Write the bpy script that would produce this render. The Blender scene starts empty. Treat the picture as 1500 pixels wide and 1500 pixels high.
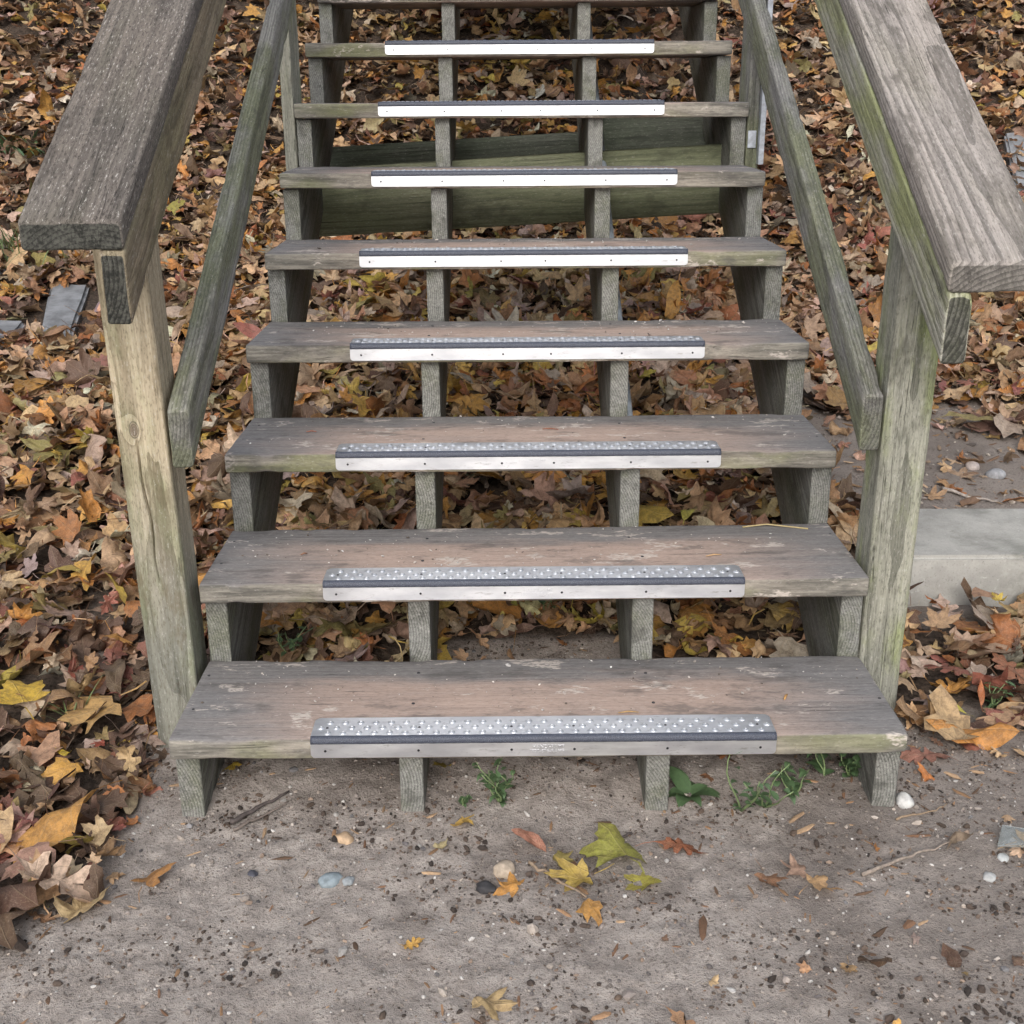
import bpy, bmesh, math, random
import numpy as np
from mathutils import Matrix, Vector

# ------------------------------------------------------------------ camera, world, sun, exposure
scene = bpy.context.scene
COL = scene.collection
PITCH, YAW, ROLL = 0.339, 0.0065, -0.006
CAM = Vector((-0.0529, -1.6913, 1.1521))
_f = Vector((math.sin(YAW)*math.cos(PITCH), math.cos(YAW)*math.cos(PITCH), -math.sin(PITCH)))
_r = Vector((math.cos(YAW), -math.sin(YAW), 0)); _u = _r.cross(_f)
RT = _r*math.cos(ROLL) + _u*math.sin(ROLL); UP = -_r*math.sin(ROLL) + _u*math.cos(ROLL)
cam_data = bpy.data.cameras.new('camera'); cam = bpy.data.objects.new('camera', cam_data); COL.objects.link(cam)
cam_data.sensor_width = 36; cam_data.lens = 36*1715.43/1500; cam_data.clip_start = 0.05; cam_data.clip_end = 500
m3 = Matrix((RT, UP, -_f)).transposed()
cam.matrix_world = Matrix.Translation(CAM) @ m3.to_4x4()
scene.camera = cam

SUN_EL, SUN_AZ = math.radians(33), math.radians(188)     # azimuth clockwise from +Y: behind the viewer
world = bpy.data.worlds.new('World'); scene.world = world; world.use_nodes = True
wn = world.node_tree; wn.nodes.clear()
sky = wn.nodes.new('ShaderNodeTexSky'); sky.sky_type = 'NISHITA'; sky.sun_disc = False
sky.sun_elevation = SUN_EL; sky.sun_rotation = SUN_AZ; sky.air_density = 1.0; sky.dust_density = 4.0; sky.ozone_density = 1.0
hs = wn.nodes.new('ShaderNodeHueSaturation'); hs.inputs['Saturation'].default_value = 0.42
bg = wn.nodes.new('ShaderNodeBackground'); bg.inputs['Strength'].default_value = 0.13
wo = wn.nodes.new('ShaderNodeOutputWorld')
wn.links.new(sky.outputs[0], hs.inputs['Color']); oc = wn.nodes.new('ShaderNodeMix'); oc.data_type = 'RGBA'; oc.inputs[0].default_value = 0.5; oc.inputs[7].default_value = (4.0, 4.3, 4.85, 1)   # thin even cloud over the whole sky
wn.links.new(hs.outputs[0], oc.inputs[6]); wn.links.new(oc.outputs[2], bg.inputs[0]); wn.links.new(bg.outputs[0], wo.inputs[0])
sd = bpy.data.lights.new('sun', 'SUN'); sd.energy = 1.5; sd.angle = math.radians(32); sd.color = (1.0, 0.965, 0.93)
sun = bpy.data.objects.new('sun', sd); COL.objects.link(sun)
sdir = Vector((math.sin(SUN_AZ)*math.cos(SUN_EL), math.cos(SUN_AZ)*math.cos(SUN_EL), math.sin(SUN_EL)))
sun.rotation_euler = sdir.to_track_quat('Z', 'Y').to_euler()
vs = scene.view_settings
vs.view_transform = 'Standard'; vs.look = 'None'; vs.gamma = 1; vs.use_curve_mapping = False; vs.exposure = 0.6
cy = scene.cycles; cy.use_adaptive_sampling = True; cy.adaptive_threshold = 0.035; cy.adaptive_min_samples = 24; cy.max_bounces = 6; cy.diffuse_bounces = 3; cy.glossy_bounces = 3; cy.transmission_bounces = 4; cy.transparent_max_bounces = 4

rng = np.random.default_rng(11); random.seed(11)

# ------------------------------------------------------------------ numeric helpers
_lat = rng.random((256, 256))
def vnoise(x, y):
    x = np.asarray(x, float); y = np.asarray(y, float)
    xi = np.floor(x).astype(int); yi = np.floor(y).astype(int); fx = x-xi; fy = y-yi
    fx = fx*fx*(3-2*fx); fy = fy*fy*(3-2*fy)
    a = _lat[xi & 255, yi & 255]; b = _lat[(xi+1) & 255, yi & 255]; c = _lat[xi & 255, (yi+1) & 255]; d = _lat[(xi+1) & 255, (yi+1) & 255]
    return (a*(1-fx)+b*fx)*(1-fy)+(c*(1-fx)+d*fx)*fy - 0.5
def sm(a, b, t):
    t = np.clip((np.asarray(t, float)-a)/(b-a), 0, 1); return t*t*(3-2*t)
def softp(t, k): return np.logaddexp(0, np.asarray(t, float)*k)/k
def gbase(x, y):
    hill = 0.5*softp(y-3.7, 4) - 0.27*softp(y-10, 1)
    l = 0.17*softp(np.minimum(y, 200)-0.45, 8) + hill
    r = 0.108*sm(.93, 1.1, y) + 0.10*np.maximum(y-1.2, 0) + 0.07*softp(y-3.7, 4) + hill
    m = sm(.64, .76, x)
    return l*(1-m)+r*m
def gz(x, y):
    x = np.asarray(x, float); y = np.asarray(y, float)
    z = gbase(x, y)
    near = sm(6, 2.5, np.hypot(x, y))
    z = z + near*(0.012*vnoise(x*4+7, y*4+3) + 0.006*vnoise(x*11, y*11) + 0.005*vnoise(x*27+5, y*27) + 0.006*vnoise(x*60, y*60+9))
    z = z + (1-near)*0.12*vnoise(x*.8+40, y*.8+11)
    # sand heaped a little under the first tread and round its feet
    z = z + 0.016*np.exp(-((y-.18)/.16)**2)*sm(.75, .45, np.abs(x))
    return z

# ------------------------------------------------------------------ object helpers
def link(o, parent=None):
    COL.objects.link(o)
    if parent is not None: o.parent = parent
    return o
def mesh_obj(name, verts, faces, mat, parent=None, smooth=True):
    me = bpy.data.meshes.new(name); me.from_pydata([tuple(v) for v in verts], [], [tuple(f) for f in faces])
    me.materials.append(mat)
    if smooth: me.polygons.foreach_set('use_smooth', [True]*len(me.polygons))
    me.update()
    return link(bpy.data.objects.new(name, me), parent)
def bm_obj(name, bm, mat, parent=None, smooth=False):
    me = bpy.data.meshes.new(name); bmesh.ops.recalc_face_normals(bm, faces=bm.faces[:]); bm.to_mesh(me); bm.free(); me.materials.append(mat)
    if smooth: me.polygons.foreach_set('use_smooth', [True]*len(me.polygons))
    return link(bpy.data.objects.new(name, me), parent)
def empty(name, loc, label, cat, group=None):
    o = bpy.data.objects.new(name, None); o.location = loc; o.empty_display_size = .05; COL.objects.link(o)
    return tag(o, label, cat, group)
def tag(o, label, cat, group=None):
    o['label'] = label; o['category'] = cat
    if group: o['group'] = group
    return o

# ------------------------------------------------------------------ material helpers
class NT:
    def __init__(s, name):
        s.m = bpy.data.materials.new(name); s.m.use_nodes = True; s.t = s.m.node_tree
        s.b = s.t.nodes['Principled BSDF']; s.out = s.t.nodes['Material Output']
    def n(s, ty, **kw):
        o = s.t.nodes.new(ty)
        for k, v in kw.items(): setattr(o, k, v)
        return o
    def set(s, sock, v):
        if isinstance(v, bpy.types.NodeSocket): s.t.links.new(v, sock)
        else: sock.default_value = v
    def math(s, op, a, b=0.0, c=None, clamp=False):
        o = s.n('ShaderNodeMath', operation=op, use_clamp=clamp); s.set(o.inputs[0], a); s.set(o.inputs[1], b)
        if c is not None: s.set(o.inputs[2], c)
        return o.outputs[0]
    def mix(s, f, a, b, mode='MIX'):
        o = s.n('ShaderNodeMix', data_type='RGBA', blend_type=mode, clamp_factor=True)
        s.set(o.inputs[0], f); s.set(o.inputs[6], c4(a)); s.set(o.inputs[7], c4(b)); return o.outputs[2]
    def noise(s, vec, scale, detail=3, rough=.55, dist=0.0):
        o = s.n('ShaderNodeTexNoise'); s.set(o.inputs['Vector'], vec); o.inputs['Scale'].default_value = scale
        o.inputs['Detail'].default_value = detail; o.inputs['Roughness'].default_value = rough; o.inputs['Distortion'].default_value = dist
        return o.outputs['Fac']
    def map(s, v, a, b, c=0.0, d=1.0, smooth=True):
        o = s.n('ShaderNodeMapRange', interpolation_type='SMOOTHSTEP' if smooth else 'LINEAR'); s.set(o.inputs['Value'], v)
        o.inputs['From Min'].default_value = a; o.inputs['From Max'].default_value = b; o.inputs['To Min'].default_value = c; o.inputs['To Max'].default_value = d
        return o.outputs['Result']
    def scale(s, vec, sc, off=(0, 0, 0)):
        o = s.n('ShaderNodeMapping'); s.set(o.inputs['Vector'], vec); o.inputs['Scale'].default_value = sc; s.set(o.inputs['Location'], off); return o.outputs[0]
    def sep(s, vec):
        o = s.n('ShaderNodeSeparateXYZ'); s.set(o.inputs[0], vec); return o.outputs
    def comb(s, x, y, z):
        o = s.n('ShaderNodeCombineXYZ'); s.set(o.inputs[0], x); s.set(o.inputs[1], y); s.set(o.inputs[2], z); return o.outputs[0]
    def bump(s, h, strength, dist, normal=None):
        o = s.n('ShaderNodeBump'); o.inputs['Strength'].default_value = strength; o.inputs['Distance'].default_value = dist; s.set(o.inputs['Height'], h)
        if normal is not None: s.set(o.inputs['Normal'], normal)
        return o.outputs[0]
def c4(c):
    if isinstance(c, (tuple, list)) and len(c) == 3: return (*c, 1.0)
    return c

def wood(name, dark, light, grey, grey_amt=.5, algae=None, algae_amt=0.0, algae_rng=(.45, .65), ring=.0065, ring_str=.6, tread=False, speck=.35, grad=None, knot=None, bump=.6, pith=.11, end=.5, calm=0.0):
    """Solid weathered softwood: growth rings round a pith that lies off the board, fibre along local X."""
    k = NT(name)
    tc = k.n('ShaderNodeTexCoord').outputs['Object']; oi = k.n('ShaderNodeObjectInfo').outputs['Random']
    r10 = k.math('MULTIPLY', oi, 37.0)
    co = k.sep(tc)
    xs = k.math('ADD', co[0], r10)
    vr = k.comb(xs, co[1], co[2])
    warp = k.noise(k.scale(vr, (2.2, 9, 9)), 1.0, 3)
    warp2 = k.noise(k.scale(vr, (.7, 3, 3)), 1.0, 2)
    py = k.math('ADD', co[1], k.math('MULTIPLY_ADD', oi, .09, -.045)); pz = k.math('ADD', co[2], k.math('MULTIPLY_ADD', oi, .03, pith))
    rad = k.math('SQRT', k.math('ADD', k.math('MULTIPLY', py, py), k.math('MULTIPLY', pz, pz)))
    rad = k.math('ADD', rad, k.math('MULTIPLY_ADD', warp, .014, -.007))
    rad = k.math('ADD', rad, k.math('MULTIPLY_ADD', warp2, .03, -.015))
    if knot:
        kx, ky, kr = knot
        dx = k.math('MULTIPLY', k.math('ADD', co[0], -kx), .55); dy = k.math('ADD', co[1], -ky)
        kd = k.math('SQRT', k.math('ADD', k.math('MULTIPLY', dx, dx), k.math('MULTIPLY', dy, dy)))
        rad = k.math('ADD', rad, k.math('MULTIPLY', k.map(kd, 0.0, kr*3.2, 1, 0), .010))
    w = k.math('FRACT', k.math('DIVIDE', rad, ring))
    rings = k.math('POWER', w, 2.2)
    fib = k.noise(k.scale(vr, (9, 230, 230)), 1.0, 2, .7)
    fib2 = k.noise(k.scale(vr, (2.2, 75, 75)), 1.0, 2, .6)
    fac = k.math('ADD', k.math('MULTIPLY', rings, ring_str*.8), k.math('MULTIPLY', k.math('ADD', fib, fib2), .75))
    fac = k.map(fac, .45, 1.25, calm*.5, 1-calm*.5)
    c = k.mix(fac, light, dark)
    big = k.noise(k.scale(vr, (2.0, 6, 6)), 1.0, 4, .6)
    gf = k.map(big, .3, .7, grey_amt*.5, min(1, grey_amt*1.25))
    greyc = k.mix(fac, tuple(g*1.22 for g in grey), tuple(g*.62 for g in grey))
    if grad:      # weathering that changes along the length of a post
        x0, x1 = grad; gx = k.map(k.math('ADD', co[0], k.math('MULTIPLY_ADD', big, .3, -.15)), x0, x1, 1, 0)
        gf = k.math('MAXIMUM', gf, gx)
    c = k.mix(gf, c, greyc)
    patch = None
    if tread:
        ax = k.math('ABSOLUTE', co[0]); nn = k.noise(k.scale(vr, (3, 14, 14)), 1.0, 4, .65)
        wx = k.map(k.math('ADD', ax, k.math('MULTIPLY_ADD', nn, .4, -.2)), .28, .60, 1, 0)
        wy = k.map(k.math('ADD', co[1], k.math('MULTIPLY_ADD', nn, .16, -.08)), .02, .095, 1, 0)
        worn = k.math('MULTIPLY', k.math('MULTIPLY', wx, wy), k.map(nn, .2, .55, .6, 1.0))
        wc = k.mix(k.math('MULTIPLY', fac, .75), (.47, .352, .29), (.30, .222, .182))
        c = k.mix(worn, c, wc)
        front = k.map(co[1], -.1445, -.1415, 1, 0)
        fc = k.mix(k.map(k.noise(k.scale(vr, (5, 60, 60)), 1.0, 3, .7), .3, .7), (.085, .08, .066), (.35, .32, .265))
        fc = k.mix(k.map(k.noise(k.scale(vr, (3, 8, 8)), 1.0, 3), .5, .65, 0, .6), fc, (.20, .215, .085))
        c = k.mix(k.math('MULTIPLY', front, .85), c, fc)
        # dried sand caught in the grain
        pn = k.noise(k.scale(vr, (7, 15, 15)), 1.0, 5, .68); pf = k.noise(k.scale(vr, (70, 170, 170)), 1.0, 2, .6)
        patch = k.math('MULTIPLY', k.map(pn, .585, .63, 0, 1), k.map(pf, .36, .56, 0, 1))
        c = k.mix(k.math('MULTIPLY', patch, .8), c, (.58, .51, .45))
    if algae:
        an = k.noise(k.scale(vr, (3, 10, 10)), 1.0, 5, .65)
        af = k.map(an, algae_rng[0], algae_rng[1], 0, algae_amt)
        c = k.mix(af, c, k.mix(fac, algae, tuple(a*.55 for a in algae)))
    if knot:
        kc = k.map(kd, kr*.75, kr, 1, 0); kring = k.math('FRACT', k.math('MULTIPLY', kd, 420))
        c = k.mix(kc, c, k.mix(kring, (.13, .10, .07), (.24, .19, .14)))
        c = k.mix(k.math('MULTIPLY', k.math('MULTIPLY', k.map(kd, kr*.9, kr*1.02, 0, 1), k.map(kd, kr*1.05, kr*1.25, 1, 0)), .7), c, (.06, .05, .04))
    sp = k.noise(k.scale(vr, (90, 300, 300)), 1.0, 2, .7)
    c = k.mix(k.map(sp, .52, .68, 0, speck*1.3), c, tuple(d*.35 for d in dark))
    c = k.mix(k.map(sp, .40, .30, 0, speck), c, (.56, .53, .49))
    blot = k.noise(k.scale(vr, (9, 22, 22)), 1.0, 4, .7)
    c = k.mix(k.map(blot, .52, .68, 0, .55), c, tuple(d*.55 for d in dark))
    if end < 1:   # open end grain soaks up dirt and weathers dark
        nz = k.sep(k.n('ShaderNodeTexCoord').outputs['Normal'])[0]
        c = k.mix(k.math('MULTIPLY', k.map(k.math('ABSOLUTE', nz), .7, .8), 1-end), c, k.mix(k.map(k.math('ADD', fac, k.math('MULTIPLY', blot, .6)), .3, 1.1), (.085, .083, .07), (.018, .018, .015)))
    # checks: hairline splits that run with the grain
    ck = k.noise(k.scale(vr, (1.3, 95, 95), (3, 5, 1)), 1.0, 2, .5)
    ckm = k.map(k.math('ABSOLUTE', k.math('ADD', ck, -.5)), .0, .012, 1, 0)
    ckm = k.math('MULTIPLY', ckm, k.map(k.noise(k.scale(vr, (2, 9, 9), (9, 2, 2)), 1.0, 2), .5, .6, 0, 1))
    c = k.mix(k.math('MULTIPLY', ckm, .75), c, tuple(d*.25 for d in dark))
    k.set(k.b.inputs['Base Color'], c)
    k.b.inputs['Roughness'].default_value = .82; k.b.inputs['Specular IOR Level'].default_value = .3
    h = k.math('ADD', k.math('MULTIPLY', rings, -.5), k.math('ADD', fib, k.math('MULTIPLY', fib2, .8)))
    h = k.math('ADD', h, k.math('MULTIPLY', ckm, -2.0))
    if patch is not None: h = k.math('ADD', h, k.math('MULTIPLY', patch, .6))
    k.set(k.b.inputs['Normal'], k.bump(h, bump, .0022))
    return k.m

M = {}
M['tread'] = wood('tread_wood', (.15, .138, .13), (.27, .25, .235), (.208, .198, .195), .8, tread=True, ring_str=.3, algae=(.15, .155, .09), algae_amt=.2, algae_rng=(.6, .75), end=.75, calm=.45, speck=.22, bump=.4)
M['stringer'] = wood('stringer_wood', (.10, .098, .082), (.30, .29, .255), (.245, .245, .228), .75, algae=(.155, .165, .095), algae_amt=.55, ring_str=.6, ring=.0048, end=1)
M['cap_dark'] = wood('handrail_cap_wood_dark', (.055, .046, .039), (.215, .18, .15), (.125, .112, .102), .55, algae=(.11, .112, .07), algae_amt=.25, ring_str=.2, speck=.5, end=.0)
M['cap_pale'] = wood('handrail_cap_wood_pale', (.15, .13, .11), (.42, .365, .32), (.31, .285, .27), .5, ring_str=.6, ring=.007, algae=(.22, .22, .11), algae_amt=.15, end=.45)
M['rail_tan'] = wood('handrail_wood_tan', (.15, .112, .072), (.36, .28, .175), (.235, .205, .155), .45, ring_str=.35, algae=(.19, .182, .085), algae_amt=.45, end=.0)
M['rail_green'] = wood('handrail_wood_green', (.19, .18, .135), (.56, .53, .44), (.42, .41, .36), .4, ring_str=.55, ring=.007, algae=(.36, .39, .15), algae_amt=.8, algae_rng=(.38, .60), end=.12)
M['mid'] = wood('mid_rail_wood', (.125, .12, .10), (.36, .34, .29), (.235, .23, .225), .7, ring_str=.45, algae=(.20, .215, .11), algae_amt=.75, algae_rng=(.38, .6), end=.55)
M['post_tan'] = wood('post_wood_tan', (.25, .195, .12), (.64, .53, .37), (.225, .222, .185), .3, ring_str=.45, ring=.0065, grad=(-.30, .24), algae=(.23, .26, .125), algae_amt=.5, algae_rng=(.52, .7), knot=(.134, .012, .0075))
M['post_green'] = wood('post_wood_green', (.15, .146, .11), (.46, .44, .35), (.265, .265, .225), .5, ring_str=.45, ring=.0065, grad=(-.5, .0), algae=(.30, .35, .12), algae_amt=.8, algae_rng=(.42, .64))
M['brace'] = wood('brace_wood', (.125, .13, .085), (.27, .27, .175), (.20, .205, .145), .4, ring_str=.35, algae=(.185, .205, .115), algae_amt=.7, algae_rng=(.3, .6), speck=.2, end=1)

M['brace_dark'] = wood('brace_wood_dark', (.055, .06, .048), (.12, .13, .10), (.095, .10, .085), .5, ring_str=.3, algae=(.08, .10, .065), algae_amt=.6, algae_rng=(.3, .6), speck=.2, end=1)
def mat_alu():
    k = NT('brushed_aluminium'); tc = k.n('ShaderNodeTexCoord').outputs['Object']
    st = k.noise(k.scale(tc, (6, 700, 700)), 1.0, 3, .6); bl = k.noise(k.scale(tc, (9, 25, 25)), 1.0, 4, .6)
    sc_ = k.noise(k.scale(tc, (35, 160, 160)), 1.0, 4, .75); c_ = k.mix(k.map(bl, .3, .7), (.66, .67, .70), (.86, .865, .88)); c_ = k.mix(k.map(sc_, .56, .72, 0, .55), c_, (.36, .34, .32))
    k.set(k.b.inputs['Base Color'], c_)
    k.b.inputs['Metallic'].default_value = 1.0
    k.set(k.b.inputs['Roughness'], k.map(k.math('ADD', k.math('MULTIPLY', st, .6), k.math('MULTIPLY', bl, .4)), .3, .7, .36, .50))
    k.set(k.b.inputs['Normal'], k.bump(st, .15, .0004)); return k.m
M['alu'] = mat_alu()
def mat_grit():
    k = NT('grit_band_black'); tc = k.n('ShaderNodeTexCoord').outputs['Object']
    n = k.noise(tc, 900, 2, .7)
    k.set(k.b.inputs['Base Color'], k.mix(k.map(n, .45, .7), (.040, .046, .066), (.12, .13, .165)))
    k.b.inputs['Roughness'].default_value = .55; k.set(k.b.inputs['Normal'], k.bump(n, .6, .0008)); return k.m
M['grit'] = mat_grit()
def mat_simple(name, col, rough=.6, metal=0.0, var=.25, sc=40, bump=.2, bd=.001):
    k = NT(name); tc = k.n('ShaderNodeTexCoord').outputs['Object']; n = k.noise(tc, sc, 5, .65)
    k.set(k.b.inputs['Base Color'], k.mix(k.map(n, .3, .7), tuple(c*(1-var) for c in col), tuple(min(1, c*(1+var)) for c in col)))
    k.b.inputs['Roughness'].default_value = rough; k.b.inputs['Metallic'].default_value = metal
    k.set(k.b.inputs['Normal'], k.bump(n, bump, bd)); return k.m
M['screw'] = mat_simple('screw_steel', (.035, .035, .04), .5, .5)
M['conduit'] = mat_simple('conduit_pvc', (.30, .34, .385), .5)
M['galv'] = mat_simple('galvanised_steel', (.55, .58, .63), .45, .8)
def mat_concrete():
    k = NT('kerb_concrete'); tc = k.n('ShaderNodeTexCoord').outputs['Object']
    n = k.noise(tc, 7, 6, .7); f = k.noise(tc, 220, 3, .7); g = k.noise(tc, 60, 4, .7)
    c = k.mix(k.map(n, .3, .7), (.31, .30, .275), (.47, .455, .42)); c = k.mix(k.map(f, .55, .75, 0, .7), c, (.17, .165, .15))
    c = k.mix(k.map(g, .6, .7, 0, .5), c, (.60, .585, .55)); c = k.mix(k.map(k.noise(tc, 5, 5, .7), .48, .66, 0, .6), c, (.17, .172, .145))
    k.set(k.b.inputs['Base Color'], c); k.b.inputs['Roughness'].default_value = .9
    k.set(k.b.inputs['Normal'], k.bump(k.math('ADD', g, k.math('MULTIPLY', f, .6)), .5, .003)); return k.m
M['concrete'] = mat_concrete()
M['slate'] = mat_simple('grey_slab_stone', (.20, .205, .215), .85, 0, .3, 14, .5, .006)

def mat_ground():
    k = NT('sandy_ground'); g = k.n('ShaderNodeNewGeometry').outputs['Position']
    n1 = k.noise(g, 3.2, 5, .6); n2 = k.noise(g, 22, 5, .65); n3 = k.noise(g, 170, 4, .7); n4 = k.noise(g, 520, 2, .6); n5 = k.noise(g, 75, 4, .75)
    c = k.mix(k.map(n2, .3, .7), (.295, .256, .228), (.45, .396, .355))
    c = k.mix(k.map(n1, .48, .62, 0, .55), c, (.18, .15, .13))
    c = k.mix(k.map(n3, .52, .68, 0, .75), c, (.13, .105, .09))
    c = k.mix(k.map(n5, .56, .68, 0, .7), c, (.105, .085, .07))
    c = k.mix(k.map(n4, .62, .74, 0, .6), c, (.56, .51, .46))
    px = k.sep(g); dk = k.math('MULTIPLY', k.map(k.math('ADD', px[0], k.math('MULTIPLY', n1, .5)), .55, 1.0), k.map(n2, .35, .6, .3, 1)); c = k.mix(k.math('MULTIPLY', dk, .55), c, (.13, .105, .088))
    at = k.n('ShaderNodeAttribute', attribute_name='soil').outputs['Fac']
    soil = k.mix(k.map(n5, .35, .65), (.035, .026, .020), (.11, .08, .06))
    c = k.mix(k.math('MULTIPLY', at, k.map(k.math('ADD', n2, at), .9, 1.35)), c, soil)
    k.set(k.b.inputs['Base Color'], c); k.b.inputs['Roughness'].default_value = .95; k.b.inputs['Specular IOR Level'].default_value = .2
    h = k.math('ADD', k.math('MULTIPLY', n5, 1.2), k.math('ADD', n3, k.math('MULTIPLY', n4, .5)))
    k.set(k.b.inputs['Normal'], k.bump(h, .8, .006)); return k.m
M['ground'] = mat_ground()
def mat_leaf():
    k = NT('dead_leaf'); at = k.n('ShaderNodeAttribute', attribute_name='leaf_colour').outputs['Color']
    uv = k.n('ShaderNodeAttribute', attribute_name='leaf_uv').outputs['Vector']; s = k.sep(uv)
    pos = k.n('ShaderNodeNewGeometry').outputs['Position']
    # midrib and palmate veins that fan out of the stalk end
    ang = k.math('ARCTAN2', s[0], k.math('ADD', s[1], .45)); rr = k.math('SQRT', k.math('ADD', k.math('MULTIPLY', s[0], s[0]), k.math('POWER', k.math('ADD', s[1], .45), 2.0)))
    q = k.math('ABSOLUTE', k.math('SUBTRACT', k.math('FRACT', k.math('ADD', k.math('DIVIDE', ang, .72), .5)), .5))
    vein = k.map(k.math('MULTIPLY', q, rr), .0, .028, 1, 0)
    side = k.math('ABSOLUTE', k.math('SUBTRACT', k.math('FRACT', k.math('ADD', k.math('MULTIPLY', rr, 6.0), k.math('MULTIPLY', q, 5.0))), .5))
    sv = k.map(side, .0, .09, .6, 0)
    n = k.noise(pos, 70, 4, .7); n2 = k.noise(pos, 380, 3, .65)
    c = k.mix(k.map(n, .38, .66, 0, .8), at, k.mix(.65, at, (.08, .045, .03)))
    c = k.mix(k.map(n2, .52, .70, 0, .55), c, k.mix(.55, at, (.05, .03, .02)))
    c = k.mix(k.map(n2, .45, .32, 0, .4), c, k.mix(.5, at, (.62, .50, .38)))
    c = k.mix(k.math('MULTIPLY', k.math('MAXIMUM', vein, sv), .45), c, k.mix(.5, at, (.52, .40, .26)))
    edge = k.map(rr, .75, 1.5, 0, .35); c = k.mix(k.math('MULTIPLY', edge, n), c, (.10, .055, .03))
    k.set(k.b.inputs['Base Color'], c); k.b.inputs['Roughness'].default_value = .58; k.b.inputs['Specular IOR Level'].default_value = .35
    k.set(k.b.inputs['Normal'], k.bump(k.math('ADD', k.math('MULTIPLY', vein, -1.0), k.math('MULTIPLY', n, .9)), .55, .002))
    tr = k.n('ShaderNodeBsdfTranslucent'); k.set(tr.inputs[0], c); mx = k.n('ShaderNodeMixShader'); mx.inputs[0].default_value = .16
    k.t.links.new(k.b.outputs[0], mx.inputs[1]); k.t.links.new(tr.outputs[0], mx.inputs[2]); k.t.links.new(mx.outputs[0], k.out.inputs[0]); return k.m
M['leaf'] = mat_leaf()
def mat_attr(name, attr, rough=.8, spec=.3):
    k = NT(name); at = k.n('ShaderNodeAttribute', attribute_name=attr).outputs['Color']; pos = k.n('ShaderNodeNewGeometry').outputs['Position']
    n = k.noise(pos, 240, 4, .7); k.set(k.b.inputs['Base Color'], k.mix(k.map(n, .3, .75, 0, .6), at, k.mix(.6, at, (.05, .04, .03))))
    k.b.inputs['Roughness'].default_value = rough; k.b.inputs['Specular IOR Level'].default_value = spec
    k.set(k.b.inputs['Normal'], k.bump(n, .5, .002)); return k.m
M['bits'] = mat_attr('loose_bits', 'bit_colour')
def mat_plant(name, col):
    k = NT(name); pos = k.n('ShaderNodeNewGeometry').outputs['Position']; n = k.noise(pos, 130, 3, .6)
    k.set(k.b.inputs['Base Color'], k.mix(n, tuple(c*.6 for c in col), tuple(c*1.35 for c in col))); k.b.inputs['Roughness'].default_value = .5
    return k.m
M['weed'] = mat_plant('weed_leaf', (.08, .135, .06)); M['stem'] = mat_plant('weed_stem', (.20, .27, .12)); M['grass'] = mat_plant('grass_blade', (.12, .16, .06)); M['straw'] = mat_plant('straw', (.42, .33, .16))

# ------------------------------------------------------------------ ground (one sheet to the horizon)
def axis(lo, hi, step, far_lo, far_hi, g=1.22):
    a = list(np.arange(lo, hi+1e-6, step)); s = step; v = hi
    while v < far_hi: s *= g; v += s; a.append(v)
    s = step; v = lo; b = []
    while v > far_lo: s *= g; v -= s; b.append(v)
    return np.array(b[::-1]+a)
gx = axis(-1.35, 1.45, .008, -70, 70); gy = axis(-.85, .95, .008, -60, 70, 1.12)
X, Y = np.meshgrid(gx, gy, indexing='ij'); Z = gz(X, Y)
nx, ny = X.shape
gv = np.stack([X.ravel(), Y.ravel(), Z.ravel()], 1)
ii = (np.arange(nx-1)[:, None]*ny+np.arange(ny-1)[None, :]).ravel()
gf = np.stack([ii, ii+ny, ii+ny+1, ii+1], 1)
def left_edge(y): return np.interp(y, [-1.5, -.45, -.18, -.04, .06, .26, .34], [-1.0, -.85, -.73, -.675, -.665, -.69, -.61])
def dens(x, y):
    """share of ground under leaves, 0 bare sand to 1 full litter"""
    x = np.asarray(x, float); y = np.asarray(y, float); nz = vnoise(x*5+3, y*5+8)
    d = np.zeros_like(x)
    L = sm(.05, -.05, x-left_edge(y)+.16*nz)*(1-.45*sm(1.0, .45, y)*sm(-.12, .12, vnoise(x*3.3+1, y*3.3+4)-.05)); d = np.maximum(d, L)
    y0 = np.interp(x, [-.6, -.25, -.18, .2, .27, .6, .7], [.42, .45, .63, .64, .52, .5, .36])
    d = np.maximum(d, sm(-.03, .05, y-y0+.08*nz)*(x > -.64)*(x < .84))
    pile = sm(.22, .46, y+.12*nz)*(x >= .62)*(y < .9)*np.where(x > .9, sm(.82, .68, y+.12*nz), 1); d = np.maximum(d, pile)
    right = (x >= .84)*(y > .9); back = sm(1.72, 2.15, y+.5*nz-.25*sm(1.1, .75, x)*2); d = np.where(right, np.maximum(back, .10), d)
    d = np.maximum(d, .55*sm(.05, .3, y+.15*nz)*sm(.62, .75, x)*(y < .9))
    return np.maximum(d, .018+.05*sm(.4, .8, x)*(y < .3))
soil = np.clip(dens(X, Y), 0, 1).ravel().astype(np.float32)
me = bpy.data.meshes.new('ground'); me.vertices.add(len(gv)); me.vertices.foreach_set('co', gv.ravel())
me.loops.add(len(gf)*4); me.polygons.add(len(gf)); me.loops.foreach_set('vertex_index', gf.ravel().astype(np.int32))
me.polygons.foreach_set('loop_start', np.arange(len(gf), dtype=np.int32)*4)
me.polygons.foreach_set('use_smooth', np.ones(len(gf), bool)); me.update()
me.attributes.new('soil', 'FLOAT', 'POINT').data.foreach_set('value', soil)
me.materials.append(M['ground']); ground = link(bpy.data.objects.new('ground', me)); ground['kind'] = 'structure'; ground['label'] = 'sandy ground rising into a leaf covered bank'

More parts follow.
